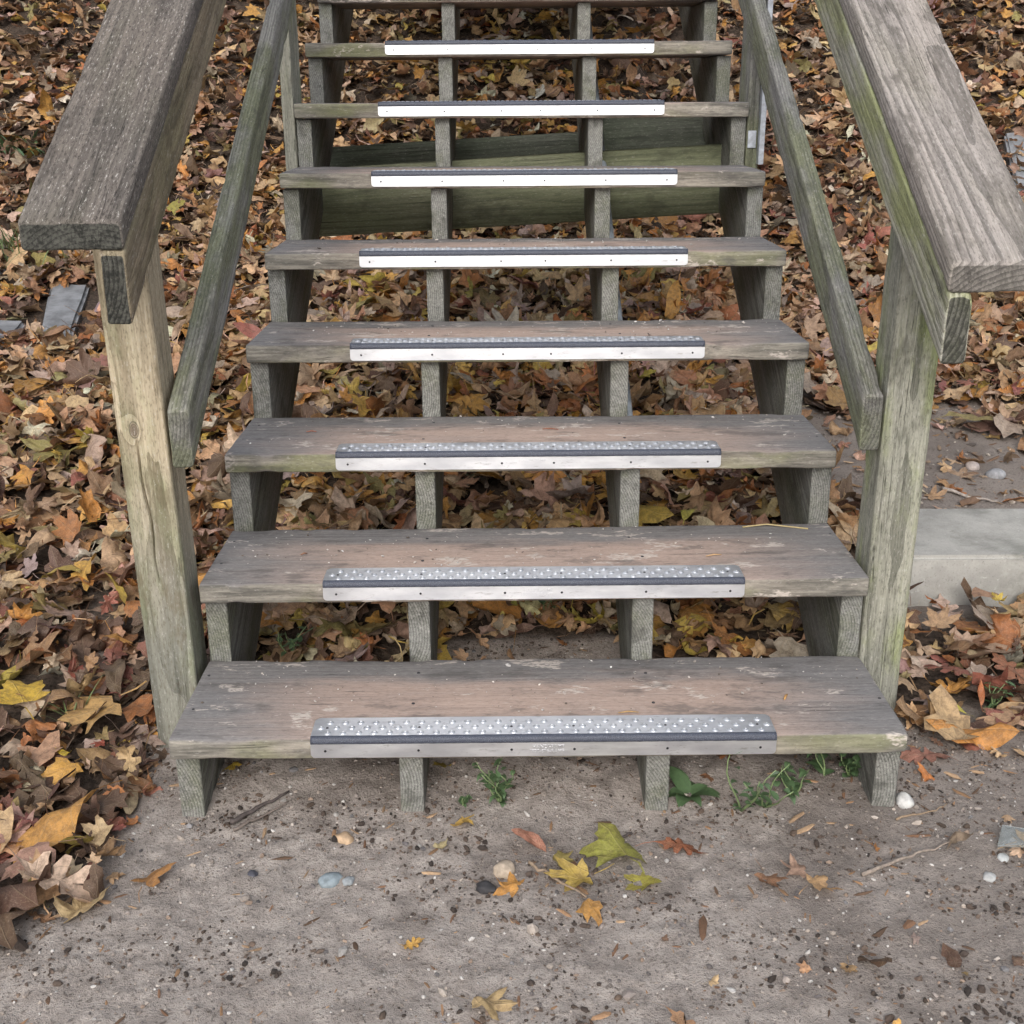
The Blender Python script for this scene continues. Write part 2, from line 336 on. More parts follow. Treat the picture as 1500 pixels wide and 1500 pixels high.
# ------------------------------------------------------------------ boards
def board_mesh(name, L, W, T, mat, seed=0, nlen=70, nw=10, bevel=.004, rough=.0009, bow=.0, groove=None, top_slope=0.0):
    """plank with length X, width Y, thickness Z; worn, softly rounded edges; groove(x) -> (y, half width, depth) cut in the +Z face"""
    r = np.random.default_rng(seed); hw, ht = W/2, T/2
    sec = []
    def corner(cy, cz, a0):
        for k in range(4):
            a = a0+k*math.pi/6; sec.append((cy+bevel*math.cos(a), cz+bevel*math.sin(a)))
    nt = max(2, int(nw*T/W))
    corner(hw-bevel, ht-bevel, 0)
    for k in range(1, nw): sec.append((hw-bevel-(W-2*bevel)*k/nw, ht))
    corner(-hw+bevel, ht-bevel, math.pi/2)
    for k in range(1, nt): sec.append((-hw, ht-bevel-(T-2*bevel)*k/nt))
    corner(-hw+bevel, -ht+bevel, math.pi)
    for k in range(1, nw): sec.append((-hw+bevel+(W-2*bevel)*k/nw, -ht))
    corner(hw-bevel, -ht+bevel, 1.5*math.pi)
    for k in range(1, nt): sec.append((hw, -ht+bevel+(T-2*bevel)*k/nt))
    sec = np.array(sec); S = len(sec)
    eb = bevel*.8
    xs = np.concatenate([[-L/2, -L/2+eb*.3], np.linspace(-L/2+eb, L/2-eb, nlen), [L/2-eb*.3, L/2]])
    inset = np.concatenate([[eb, eb*.3], np.zeros(nlen), [eb*.3, eb]])
    V = np.zeros((len(xs), S, 3)); V[:, :, 0] = xs[:, None]
    sg = np.sign(sec)
    V[:, :, 1] = sec[None, :, 0]-np.clip(sec[None, :, 0]/(hw), -1, 1)*inset[:, None]
    V[:, :, 2] = sec[None, :, 1]-np.clip(sec[None, :, 1]/(ht), -1, 1)*inset[:, None]
    arc = np.concatenate([[0], np.cumsum(np.hypot(*np.diff(sec, axis=0).T))]); o = r.random()*200
    N = vnoise(V[:, :, 0]*7+o, arc[None, :]*28+o)*1.2+vnoise(V[:, :, 0]*30+o, arc[None, :]*75+o)*.8+vnoise(V[:, :, 0]*3+o, np.zeros_like(V[:, :, 0])+o)
    rad = np.hypot(sec[:, 0], sec[:, 1])[None, :]
    V[:, :, 1] += N*rough*sec[None, :, 0]/rad; V[:, :, 2] += N*rough*np.sign(sec[None, :, 1])*.8
    # knocked and splintered arrises
    iscorner = (np.abs(sec[:, 0]) > hw-bevel-1e-6) & (np.abs(sec[:, 1]) > ht-bevel-1e-6)
    chip = np.clip(vnoise(V[:, :, 0]*22+o+9, arc[None, :]*4)-.16, 0, 1)*bevel*1.6*iscorner[None, :]
    V[:, :, 1] -= chip*sg[None, :, 0]; V[:, :, 2] -= chip*sg[None, :, 1]
    V[:, :, 2] += bow*(1-(2*V[:, :, 0]/L)**2)
    if groove is not None:
        for i, x in enumerate(xs):
            gy_, gw, gd = groove(x)
            if gd > 0:
                top = (sec[:, 1] > ht-1e-5); dd = np.abs(V[i, :, 1]-gy_); V[i, :, 2] -= np.where(top & (dd < gw), gd*(1-dd/gw), 0)
    if top_slope: V[:, :, 0] += np.where(V[:, :, 0] > L/2-.06, 1, 0)*top_slope*V[:, :, 2]
    n = len(xs); vs_ = list(V.reshape(-1, 3)); fs = []
    for i in range(n-1):
        for j in range(S):
            j2 = (j+1) % S; fs.append((i*S+j, i*S+j2, (i+1)*S+j2, (i+1)*S+j))
    c0 = len(vs_); vs_.append(V[0].mean(0)); vs_.append(V[-1].mean(0))
    for j in range(S):
        j2 = (j+1) % S; fs.append((c0, j2, j)); fs.append((c0+1, (n-1)*S+j, (n-1)*S+j2))
    me = bpy.data.meshes.new(name); me.from_pydata([tuple(map(float, v)) for v in vs_], [], fs)
    sm_ = np.ones(len(fs), bool); sm_[-2*S:] = False; me.polygons.foreach_set('use_smooth', sm_); me.materials.append(mat); me.update()
    me.validate(); bm = bmesh.new(); bm.from_mesh(me); bmesh.ops.recalc_face_normals(bm, faces=bm.faces[:]); bm.to_mesh(me); bm.free()
    return me
def put(name, me, parent, origin, ex, ey):
    """object with local X along ex and local Y along ey"""
    ex = Vector(ex).normalized(); ey = Vector(ey); ey = (ey-ex*ey.dot(ex)).normalized(); ez = ex.cross(ey)
    o = bpy.data.objects.new(name, me); o.matrix_local = Matrix.Translation(Vector(origin)) @ Matrix((ex, ey, ez)).transposed().to_4x4()
    return link(o, parent)

H, RUN, DEP, THK, WID = .16326, .27067, .2906, .038, 1.2192
NST = 12; SL = H/RUN; ANG = math.atan(SL)
stairs = empty('wooden_staircase', (0, 0, 0), 'weathered open riser wooden staircase with handrails and metal tread strips', 'staircase')
# treads
for i in range(1, NST+1):
    me = board_mesh('tread', WID, DEP, THK, M['tread'], 100+i, 110, 22, .0045, .0011, bow=-.0012)
    tilt = random.uniform(-.003, .003)
    o = put('tread', me, stairs, (random.uniform(-.002, .002), (i-1)*RUN+DEP/2, i*H-THK/2), (1, 0, tilt), (0, 1, 0))
    # nail heads above each stringer
bm = bmesh.new(); bmesh.ops.create_cone(bm, cap_ends=True, segments=10, radius1=.0031, radius2=.0026, depth=.0012); NAIL = bpy.data.meshes.new('nail'); bm.to_mesh(NAIL); bm.free(); NAIL.materials.append(M['screw'])
for tr in [c for c in stairs.children if c.name.startswith('tread')]:
    for xc in (-.588, -.214, .202, .590):
        for yy in (-.035, .085):
            c = bpy.data.objects.new('nail', NAIL); c.location = (xc+random.uniform(-.008, .008), yy+random.uniform(-.012, .012), THK/2-.0004); link(c, tr)
# stringers
def stringer(xc, seed):
    t = .0395; pts = []
    yo = .0255
    zb = lambda y: SL*y-.222
    y_end = NST*RUN+yo
    pts.append((yo, -.12)); 
    for i in range(1, NST+1):
        pts.append(((i-1)*RUN+yo, i*H-THK-.0015)); pts.append((i*RUN+yo, i*H-THK-.0015))
    pts.append((y_end, zb(y_end))); pts.append(((-.12+.222)/SL, -.12))
    ca, sa = math.cos(ANG), math.sin(ANG); bm = bmesh.new()
    loc = [(y*ca+z*sa, -y*sa+z*ca) for y, z in pts]
    f1 = [bm.verts.new((u, w, -t/2)) for u, w in loc]; f2 = [bm.verts.new((u, w, t/2)) for u, w in loc]
    bm.faces.new(f1[::-1]); bm.faces.new(f2); n = len(loc)
    for a in range(n): b = (a+1) % n; bm.faces.new((f1[a], f1[b], f2[b], f2[a]))
    bmesh.ops.bevel(bm, geom=[e for e in bm.edges], offset=.0018, segments=1, affect='EDGES', clamp_overlap=True)
    bmesh.ops.recalc_face_normals(bm, faces=bm.faces[:])
    me = bpy.data.meshes.new('stringer'); bm.to_mesh(me); bm.free(); me.materials.append(M['stringer'])
    return put('stringer', me, stairs, (xc, 0, 0), (0, ca, sa), (0, -sa, ca))
for n_, xc in enumerate((-.588, -.214, .202, .590)): stringer(xc, n_)

# posts, handrails, mid rails
def crack(x):
    if x > .125 or x < -.17: return (0, .001, 0)
    y = .003+.009*sm(-.08, .13, x)+.0015*math.sin(x*46)
    return (float(y), .0021, .022*min(1, (.125-x)*14, (x+.17)*9))
CUT = 1/math.cos(ANG)
def handrail(side, xin, y0, ztop, capmat, railmat, seed):
    """2x6 cap over a 2x4 rail set on edge, both plumb cut at the lower end, climbing with the stairs"""
    y1 = NST*RUN+.05; Lr = (y1-y0)*CUT
    for nm, w, t, xc, dz, mt in (('handrail_cap', .146, .038, xin+side*.073, -.019*CUT, capmat), ('handrail', .089, .0375, xin+side*.01875, -.0385*CUT-.0445*CUT, railmat)):
        if nm == 'handrail_cap': me = board_mesh(nm, Lr, w, t, mt, seed, 220, 14, .006, .0012)
        else: me = board_mesh(nm, Lr, w, t, mt, seed+1, 220, 8, .005, .0010)
        # plumb cut ends: shear the ends along local thickness so that they stand vertical
        co = np.zeros(len(me.vertices)*3); me.vertices.foreach_get('co', co); co = co.reshape(-1, 3)
        ax = 2 if nm == 'handrail_cap' else 1
        co[:, 0] += co[:, ax]*SL*(1 if nm == 'handrail_cap' else 1); me.vertices.foreach_set('co', co.ravel()); me.update()
        mid = (xc, (y0+y1)/2, ztop+SL*(y1-y0)/2+dz)
        if nm == 'handrail_cap': put(nm, me, stairs, mid, (0, math.cos(ANG), math.sin(ANG)), (-1, 0, 0))
        else: put(nm, me, stairs, mid, (0, math.cos(ANG), math.sin(ANG)), (0, -math.sin(ANG), math.cos(ANG)))
def midrail(xc, y0, ztop, seed):
    y1 = NST*RUN; Lr = (y1-y0)*CUT
    me = board_mesh('mid_rail', Lr, .0895, .036, M['mid'], seed, 200, 9, .005, .0010)
    co = np.zeros(len(me.vertices)*3); me.vertices.foreach_get('co', co); co = co.reshape(-1, 3); co[:, 0] += co[:, 1]*SL; me.vertices.foreach_set('co', co.ravel()); me.update()
    put('mid_rail', me, stairs, (xc, (y0+y1)/2, ztop+SL*(y1-y0)/2-.0448*CUT), (0, math.cos(ANG), math.sin(ANG)), (0, -math.sin(ANG), math.cos(ANG)))
handrail(-1, -.588, -.002, .9955, M['cap_dark'], M['rail_tan'], 41)
handrail(1, .589, .0, .928, M['cap_pale'], M['rail_green'], 51)
midrail(-.606, .240, .659, 61); midrail(.604, .330, .654, 62)
def post(xc_bot, xc_top, yf, ztop, w, d, mat, seed, zb=-.15, slope=True, name='post', **kw):
    L = ztop-zb; me = board_mesh(name, L, w, d, mat, seed, 260, kw.pop('nw', 16), .005, .0011, top_slope=-SL if slope else 0, **kw)
    o = put(name, me, stairs, ((xc_bot+xc_top)/2, yf+d/2, (ztop+zb)/2), (xc_top-xc_bot, 0, L), (1, 0, 0))
    return o
# local Z of a post points to -Y (its front face): ex=+Z, ey=+X -> ez = ex x ey = +Y, so turn it round
def post2(xb, xt, yf, ztop, w, d, mat, seed, zb=-.15, **kw):
    L = ztop-zb; nw = kw.pop('nw', 16)
    me = board_mesh('post', L, w, d, mat, seed, 260, nw, .005, .0011, top_slope=-SL, **kw)
    return put('post', me, stairs, ((xb+xt)/2, yf+d/2, (ztop+zb)/2), (xt-xb, 0, L), (-1, 0, 0))
post2(-.664, -.681, .25, 1.126, .086, .089, M['post_tan'], 71, nw=64, groove=crack)
post2(.664, .672, .33, 1.106, .084, .089, M['post_green'], 72)
# slim legs that stand outside the stringers farther up
post2(-.629, -.629, 1.655, .9955+1.655*SL-.045, .034, .14, M['post_green'], 73, zb=.80)
post2(.632, .632, 1.655, .928+1.655*SL-.045, .036, .14, M['mid'], 74, zb=.86)
post2(-.629, -.629, 3.0, .9955+3.0*SL-.045, .034, .14, M['post_green'], 75, zb=1.62)
post2(.632, .632, 3.0, .928+3.0*SL-.045, .036, .14, M['mid'], 76, zb=1.62)
# galvanised strap screwed to the far right leg
bm = bmesh.new()
def bx(bm, c, s, bev=0.0):
    r = bmesh.ops.create_cube(bm, size=1, matrix=Matrix.Translation(Vector(c)) @ Matrix.Diagonal((*s, 1)))
    if bev: bmesh.ops.bevel(bm, geom=list({e for v in r['verts'] for e in v.link_edges}), offset=bev, segments=2, affect='EDGES')
bx(bm, (.6515, 1.64, 1.24), (.014, .028, .52), .001); bx(bm, (.629, 1.652, 1.045), (.022, .004, .045), .0008)
bm_obj('metal_strap', bm, M['galv'], stairs)
# blocking boards between the stringers
gaps = [(-.568, -.234), (-.194, .182), (.222, .570)]
def block(x0, x1, y, zlo0, slope, h, seed, mt='brace'):
    L = math.hypot(x1-x0, slope*(x1-x0))-.001; xm = (x0+x1)/2
    me = board_mesh('cross_board', L, h, .038, M[mt], seed, 60, 12, .003, .0009)
    put('cross_board', me, stairs, (xm, y, zlo0+slope*(xm)+h/2), (1, 0, slope), (0, 0, 1))
block(-.60, .60, 1.80, .808, .052, .190, 81)
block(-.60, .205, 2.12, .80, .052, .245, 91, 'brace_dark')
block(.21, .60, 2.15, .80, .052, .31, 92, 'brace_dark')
# conduit clipped along the right hand middle stringer
def tube(name, pts, rad, mat, parent, seg=10, smooth=True):
    P = [Vector(p) for p in pts]; vs_ = []; fs = []
    rads = rad if isinstance(rad, (list, tuple, np.ndarray)) else [rad]*len(P)
    for i, p in enumerate(P):
        t = (P[min(i+1, len(P)-1)]-P[max(i-1, 0)]).normalized(); a = t.cross(Vector((.3, .1, 1))).normalized(); b = t.cross(a)
        for k in range(seg): an = 2*math.pi*k/seg; vs_.append(p+(a*math.cos(an)+b*math.sin(an))*rads[i])
    for i in range(len(P)-1):
        for k in range(seg): k2 = (k+1) % seg; fs.append((i*seg+k, i*seg+k2, (i+1)*seg+k2, (i+1)*seg+k))
    fs.append(tuple(range(seg))[::-1]); fs.append(tuple((len(P)-1)*seg+k for k in range(seg)))
    return mesh_obj(name, vs_, fs, mat, parent, smooth)
tube('conduit', [(.234, y, SL*y-.10) for y in np.linspace(.78, 3.1, 30)], .0105, M['conduit'], stairs, 12)
# landing at the head of the stairs (out of the picture)
for n_ in range(19):
    me = board_mesh('landing_board', 1.5, .138, .038, M['mid'], 300+n_, 12, 4) if n_ == 0 else me
    put('landing_board', me, stairs, (0, NST*RUN+.1+n_*.143, (NST+1)*H-THK/2), (1, 0, 0), (0, 1, 0))
for xx in (-.62, .62):
    me = board_mesh('landing_joist', 2.8, .184, .038, M['mid'], 330, 12, 4); put('landing_joist', me, stairs, (xx, NST*RUN+.03+1.4, (NST+1)*H-THK-.094), (0, 1, 0), (0, 0, 1))

# ------------------------------------------------------------------ aluminium nosing strips
SLEN = .766; TT = .003
def rounded(pts_c, r, n=5):
    out = []; m = len(pts_c)
    for i, (p, rr) in enumerate(zip(pts_c, r)):
        p = Vector(p); a = Vector(pts_c[i-1]); b = Vector(pts_c[(i+1) % m])
        if rr <= 0: out.append(p); continue
        da = (a-p).normalized(); db = (b-p).normalized(); s0 = p+da*rr; s1 = p+db*rr; cc = p+(da+db)*rr
        for k in range(n+1):
            an = k/n*math.pi/2; out.append(cc-db*rr*math.cos(an)-da*rr*math.sin(an))
    return out
def strip_mesh():
    bm = bmesh.new(); h = SLEN/2
    # top flange, from y=.0045 back to .064 (local origin: tread nose, tread top)
    poly = rounded([(-h, .0022), (h, .0022), (h, .0635), (-h, .0635)], [0, 0, .011, .011])
    def slab(poly, f0, f1):
        A = [bm.verts.new(f0(p)) for p in poly]; B = [bm.verts.new(f1(p)) for p in poly]; n = len(poly)
        bm.faces.new(A[::-1]); bm.faces.new(B)
        for i in range(n): j = (i+1) % n; bm.faces.new((A[i], A[j], B[j], B[i]))
    slab(poly, lambda p: (p.x, p.y, .0004), lambda p: (p.x, p.y, .0004+TT))
    poly = rounded([(-h, -.0325), (h, -.0325), (h, -.0068), (-h, -.0068)], [.007, .007, 0, 0])
    slab(poly, lambda p: (p.x, -.0008+(p.y+.0068)*.055, p.y), lambda p: (p.x, -.0008-TT+(p.y+.0068)*.055, p.y))
    # curved nose under the grit
    for k in range(6):
        a0, a1 = k/6*math.pi/2, (k+1)/6*math.pi/2; R = .0085; cy, cz = .0048, -.0052
        q = [(cy-R*math.sin(a), cz+R*math.cos(a)) for a in (a0, a1)]
        bm.faces.new([bm.verts.new(v) for v in ((-h, q[0][0], q[0][1]), (h, q[0][0], q[0][1]), (h, q[1][0], q[1][1]), (-h, q[1][0], q[1][1]))])
    # three staggered rows of raised studs
    for row, yy in enumerate((.0125, .0295, .0465)):
        off = .0135 if row == 1 else .0265
        for c in range(30):
            x = -h+off+c*.0256
            if x > h-.008: continue
            rings = [(.0062, 0), (.0048, .0014), (.0032, .0022), (.0015, .0022), (.0008, .0014)]
            prev = None
            for rr, zz in rings:
                cur = [bm.verts.new((x+rr*math.cos(t*math.pi/5), yy+rr*math.sin(t*math.pi/5), .0004+TT+zz)) for t in range(10)]
                if prev:
                    for t in range(10): bm.faces.new((prev[t], prev[(t+1) % 10], cur[(t+1) % 10], cur[t]))
                prev = cur
            bm.faces.new(prev)
    bmesh.ops.recalc_face_normals(bm, faces=bm.faces[:])
    me = bpy.data.meshes.new('nosing_strip'); bm.to_mesh(me); bm.free(); me.materials.append(M['alu']); return me
def band_mesh():
    h = SLEN/2-.0003; vs_ = []; fs = []; n = 160
    prof = [(.0032, .0034), (.0030, .0042), (.0016, .0047), (-.0008, .0044), (-.0038, .0028), (-.0055, .0002), (-.0061, -.0030), (-.0061, -.0064), (-.0050, -.0073), (-.0036, -.0073)]
    r = np.random.default_rng(5)
    for i in range(n+1):
        for (y, z) in prof: j = r.normal(0, .00012, 2); vs_.append((-h+2*h*i/n, y+j[0], z+j[1]))
    m = len(prof)
    for i in range(n):
        for j in range(m-1): fs.append((i*m+j, (i+1)*m+j, (i+1)*m+j+1, i*m+j+1))
    fs.append(tuple(range(m))); fs.append(tuple(n*m+k for k in range(m))[::-1])
    me = bpy.data.meshes.new('grit_band'); me.from_pydata(vs_, [], fs); me.materials.append(M['grit'])
    me.polygons.foreach_set('use_smooth', [len(f) == 4 for f in fs]); me.update(); return me
def screw_mesh():
    bm = bmesh.new(); bmesh.ops.create_cone(bm, cap_ends=True, segments=12, radius1=.0027, radius2=.0019, depth=.0012)
    me = bpy.data.meshes.new('screw'); bm.to_mesh(me); bm.free(); me.materials.append(M['screw']); return me
def text_mesh(lines, size):
    cu = bpy.data.curves.new('lettering', 'FONT'); cu.body = lines; cu.size = size; cu.extrude = .0007; cu.offset = .00012; cu.space_line = .92; cu.align_x = 'RIGHT'; cu.resolution_u = 2
    to = bpy.data.objects.new('lettering_source', cu); COL.objects.link(to); dg = bpy.context.evaluated_depsgraph_get()
    me = bpy.data.meshes.new_from_object(to.evaluated_get(dg)); bpy.data.objects.remove(to); me.name = 'lettering'; me.materials.clear(); me.materials.append(M['alu']); return me
MS, MB, MC = strip_mesh(), band_mesh(), screw_mesh(); MT2 = text_mesh('HANDI-RAMP\n1800-876-RAMP', .0088); MT1 = text_mesh('HANDI-RAMP', .0088)
offs = {1: .008, 2: -.001, 3: -.005, 4: -.001, 5: -.004, 6: .003}
for i in range(1, NST+1):
    s = bpy.data.objects.new('nosing_strip', MS); s.location = (offs.get(i, 0), (i-1)*RUN, i*H); s.rotation_euler = (0, 0, random.uniform(-.001, .001)); link(s, stairs)
    link(bpy.data.objects.new('grit_band', MB), s)
    for fr in (.031, .231, .431, .566, .766, .966):
        c = bpy.data.objects.new('screw', MC); c.location = (-SLEN/2+fr*SLEN, -.0045, -.0205); c.rotation_euler = (math.pi/2-.05, 0, 0); link(c, s)
        c = bpy.data.objects.new('screw', MC); c.location = (-SLEN/2+fr*SLEN, .0295, .0036); link(c, s)
    if i <= 3:
        t = bpy.data.objects.new('lettering', MT2 if i < 3 else MT1); t.location = (SLEN*.045, -.0043, -.0182); t.rotation_euler = (math.pi/2-.05, 0, 0); link(t, s)

# ------------------------------------------------------------------ kerb and stones
def rock(name, sx, sy, sz, mat, seed, sub=3, amp=.18, parent=None, angular=0.0):
    bm = bmesh.new(); bmesh.ops.create_icosphere(bm, subdivisions=sub, radius=1); r = np.random.default_rng(seed); o = r.random(2)*90
    dirs = [Vector(r.normal(size=3)).normalized() for _ in range(7)]
    for v in bm.verts:
        p = v.co.copy(); n = float(vnoise(p.x*1.6+o[0]+p.z*.7, p.y*1.6+o[1]-p.z))+.5*float(vnoise(p.x*4+o[1], p.y*4+p.z*4+o[0]))
        s = 1+amp*2*n
        if angular:
            for d in dirs:
                q = p.dot(d)
                if q > angular: p -= d*(q-angular)
        v.co = Vector((p.x*sx*s, p.y*sy*s, p.z*sz*s))
    return bm_obj(name, bm, mat, parent, smooth=not angular)
def slab_obj(name, pts, z0, z1, mat, seed, step=.012):
    """thick slab of the outline pts (x, y), soft broken arrises"""
    bm = bmesh.new(); A = [bm.verts.new((x, y, z0)) for x, y in pts]; B = [bm.verts.new((x, y, z1)) for x, y in pts]; n = len(pts)
    bm.faces.new(A[::-1]); bm.faces.new(B)
    for i in range(n): j = (i+1) % n; bm.faces.new((A[i], A[j], B[j], B[i]))
    bmesh.ops.bevel(bm, geom=bm.edges[:], offset=step, segments=3, affect='EDGES')
    bmesh.ops.triangulate(bm, faces=bm.faces[:]); bmesh.ops.subdivide_edges(bm, edges=[e for e in bm.edges if e.calc_length() > .03], cuts=2, use_grid_fill=True)
    r = np.random.default_rng(seed); o = r.random()*90
    for v in bm.verts:
        v.co.z += .008*float(vnoise(v.co.x*14+o, v.co.y*14))+.006*float(vnoise(v.co.x*33+o, v.co.y*33)); v.co.y += .010*float(vnoise(v.co.x*17+o, v.co.z*30+o)); v.co.x += .004*float(vnoise(v.co.y*17+o, v.co.z*30+o))
    o = bm_obj(name, bm, mat, None, smooth=False); return o
tag(slab_obj('concrete_kerb', [(.875, .868), (2.9, .838), (2.9, 1.195), (.965, 1.205)], -.1, .132, M['concrete'], 3, .010), 'pale concrete kerb running off to the right of the staircase', 'kerb')
def slab_on(name, pts, th, seed, label, lift=.02, mat='slate'):
    o = slab_obj(name, [(x, y) for x, y in pts], -th, lift, M[mat], seed, .012)
    for v in o.data.vertices: v.co.z += float(gbase(v.co.x, v.co.y))
    return tag(o, label, 'stone', 'stones in the leaf litter')
slab_on('stone_slab', [(-1.725, 2.54), (-1.60, 2.50), (-1.70, 3.02), (-1.86, 3.04)], .25, 21, 'flat grey stone slab in the leaves beside the left handrail end', .025)
slab_on('stone_slab', [(-2.2, 2.42), (-1.80, 2.44), (-1.80, 2.60), (-2.1, 2.66)], .2, 22, 'dark grey stone at the left edge below the flat slab', .03)
slab_on('stone_slab', [(-2.6, 3.0), (-2.12, 3.18), (-1.95, 3.32), (-2.0, 3.42), (-2.6, 3.25)], .2, 23, 'pale mossy stone edging above the slabs at the left', .05)
slab_on('stone_slab', [(2.44, 4.18), (2.9, 4.1), (2.9, 4.6), (2.5, 4.55)], .3, 24, 'blue grey stone by the right edge beyond the right handrail', .05)
def pebble(x, y, r, col, seed, label, flat=.6, amp=.16, ang=0.0, group='pebbles lying on the sand'):
    m = mat_simple('pebble_stone', col, .75, 0, .3, 60, .4, .002); o = rock('pebble', r, r*.8, r*flat, m, seed, 3, amp, angular=ang); o.location = (x, y, float(gz(x, y))+r*flat*.12); o.rotation_euler = (0, 0, seed*1.3)
    return tag(o, label, 'pebble', group)
pebble(-.06, -.129, .021, (.46, .37, .28), 1, 'largest tan pebble on the sand in front of the staircase', .6)
pebble(-.322, -.044, .016, (.47, .33, .21), 2, 'ochre pebble in front of the left middle stringer', .6)
pebble(-.332, -.149, .020, (.22, .26, .28), 3, 'blue grey pebble in the left foreground', .5)
pebble(-.302, -.155, .011, (.28, .30, .31), 13, 'small grey pebble touching the blue grey one', .5)
pebble(.629, .034, .019, (.50, .49, .47), 4, 'bright white pebble at the foot of the right stringer', .8, .2)
pebble(1.34, 1.462, .030, (.27, .27, .28), 5, 'smooth grey pebble on the sand behind the kerb', .6, .06)
pebble(1.297, 1.528, .025, (.42, .36, .33), 6, 'pinkish pebble beside the smooth grey one behind the kerb', .6, .06)
pebble(-.087, -.178, .016, (.035, .033, .035), 7, 'black lump on the sand below the largest tan pebble', .6)
pebble(.70, -.16, .012, (.42, .42, .41), 8, 'small white pebble in the right foreground', .6)
pebble(.74, -.115, .011, (.45, .46, .45), 18, 'small pale pebble beside the glass shard', .6)
pebble(-.455, -.137, .009, (.06, .06, .075), 9, 'small dark pebble in the left foreground', .6)
pebble(.10, .27, .010, (.04, .036, .034), 10, 'small dark lump under the lowest tread', .7)
# clear broken glass lying on the sand
k = NT('clear_glass'); k.b.inputs['Transmission Weight'].default_value = .9; k.b.inputs['Roughness'].default_value = .25; k.b.inputs['Base Color'].default_value = (.9, .96, .95, 1); k.b.inputs['IOR'].default_value = 1.45
bm = bmesh.new(); pl = [(0, 0), (.02, .035), (.075, .03), (.07, -.018), (.03, -.022)]
def shardz(x, y): return .010+.012*math.sin(x*40)+.15*abs(y)
A = [bm.verts.new((x, y, shardz(x, y))) for x, y in pl]; B = [bm.verts.new((x, y, shardz(x, y)+.003)) for x, y in pl]
bm.faces.new(A[::-1]); bm.faces.new(B)
for i in range(5): bm.faces.new((A[i], A[(i+1) % 5], B[(i+1) % 5], B[i]))
gl = bm_obj('glass_shard', bm, k.m); gl.location = (.735, -.10, float(gz(.735, -.1))); tag(gl, 'clear glass shard on the sand at the right edge', 'shard')

# ------------------------------------------------------------------ leaves
def sym(half): return [(r*math.sin(math.radians(a)), r*math.cos(math.radians(a))) for a, r in half]+[(-r*math.sin(math.radians(a)), r*math.cos(math.radians(a))) for a, r in half[::-1] if 0 < a < 180]
maple_hi = sym([(0, 1.0), (6, .80), (11, .83), (15, .62), (22, .50), (28, .43), (35, .60), (39, .61), (45, .74), (53, .97), (58, .80), (64, .79), (70, .62), (80, .50), (89, .41), (97, .52), (107, .68), (114, .55), (126, .47), (145, .33), (165, .27), (180, .16)])
maple_lo = sym([(0, 1.0), (11, .80), (27, .43), (40, .63), (53, .97), (65, .76), (88, .41), (107, .68), (128, .46), (155, .3), (180, .16)])
maple_b = sym([(0, .92), (10, .72), (16, .74), (26, .52), (33, .50), (42, .80), (50, .86), (58, .70), (68, .66), (80, .50), (90, .46), (104, .64), (116, .52), (140, .38), (180, .22)])
oakh = [(0, -1.0), (.05, -.85), (.12, -.62), (.30, -.60), (.34, -.48), (.15, -.38), (.16, -.28), (.46, -.20), (.52, -.06), (.46, -.02), (.17, .06), (.18, .16), (.48, .30), (.50, .42), (.42, .46), (.16, .46), (.16, .54), (.30, .68), (.27, .78), (.12, .80), (.08, .95), (0, 1.05)]
oak = oakh+[(-x, y) for x, y in oakh[::-1] if x > 0]
ovalh = [(0, -.95), (.14, -.78), (.28, -.5), (.38, -.2), (.42, .1), (.36, .42), (.24, .7), (.1, .92), (0, 1.05)]
oval = ovalh+[(-x, y) for x, y in ovalh[::-1] if x > 0]
tornh = [(0, 1.0), (.22, .72), (.30, .42), (.62, .52), (.58, .22), (.80, .02), (.44, -.12), (.40, -.40), (.14, -.55), (-.2, -.42), (-.32, -.2), (-.55, -.05), (-.50, .28), (-.24, .36), (-.18, .75)]
def topo(outline, rings):
    o = np.array(outline); n = len(o); V = [np.array([[0, .02]])]
    for s in rings: V.append(o*np.array([s, s]))
    V = np.concatenate(V); F = [(0, 1+i, 1+(i+1) % n) for i in range(n)]
    for k in range(len(rings)-1):
        a = 1+k*n; b = a+n
        for i in range(n): j = (i+1) % n; F += [(a+i, b+i, b+j), (a+i, b+j, a+j)]
    # stalk: a thin two-sided ribbon from the base
    b0 = len(V); by = o[:, 1].min()*.95 if abs(o[np.argmin(o[:, 1]), 0]) < .1 else -.4
    V = np.concatenate([V, np.array([[-.016, by], [.016, by], [.07, by-.35], [.04, by-.36], [.14, by-.62], [.12, by-.63]])])
    F += [(b0, b0+1, b0+2), (b0, b0+2, b0+3), (b0+3, b0+2, b0+4), (b0+3, b0+4, b0+5)]
    return V, np.array(F)
KIND = {'maple': (topo(maple_hi, (.3, .62, 1)), topo(maple_lo, (.52, 1))), 'broad': (topo(maple_b, (.3, .62, 1)), topo(maple_b, (.5, 1))), 'oak': (topo(oak, (.35, .68, 1)), topo(oak, (.55, 1))), 'oval': (topo(oval, (.33, .66, 1)), topo(oval, (.5, 1))), 'torn': (topo(tornh, (.33, .66, 1)), topo(tornh, (.5, 1)))}
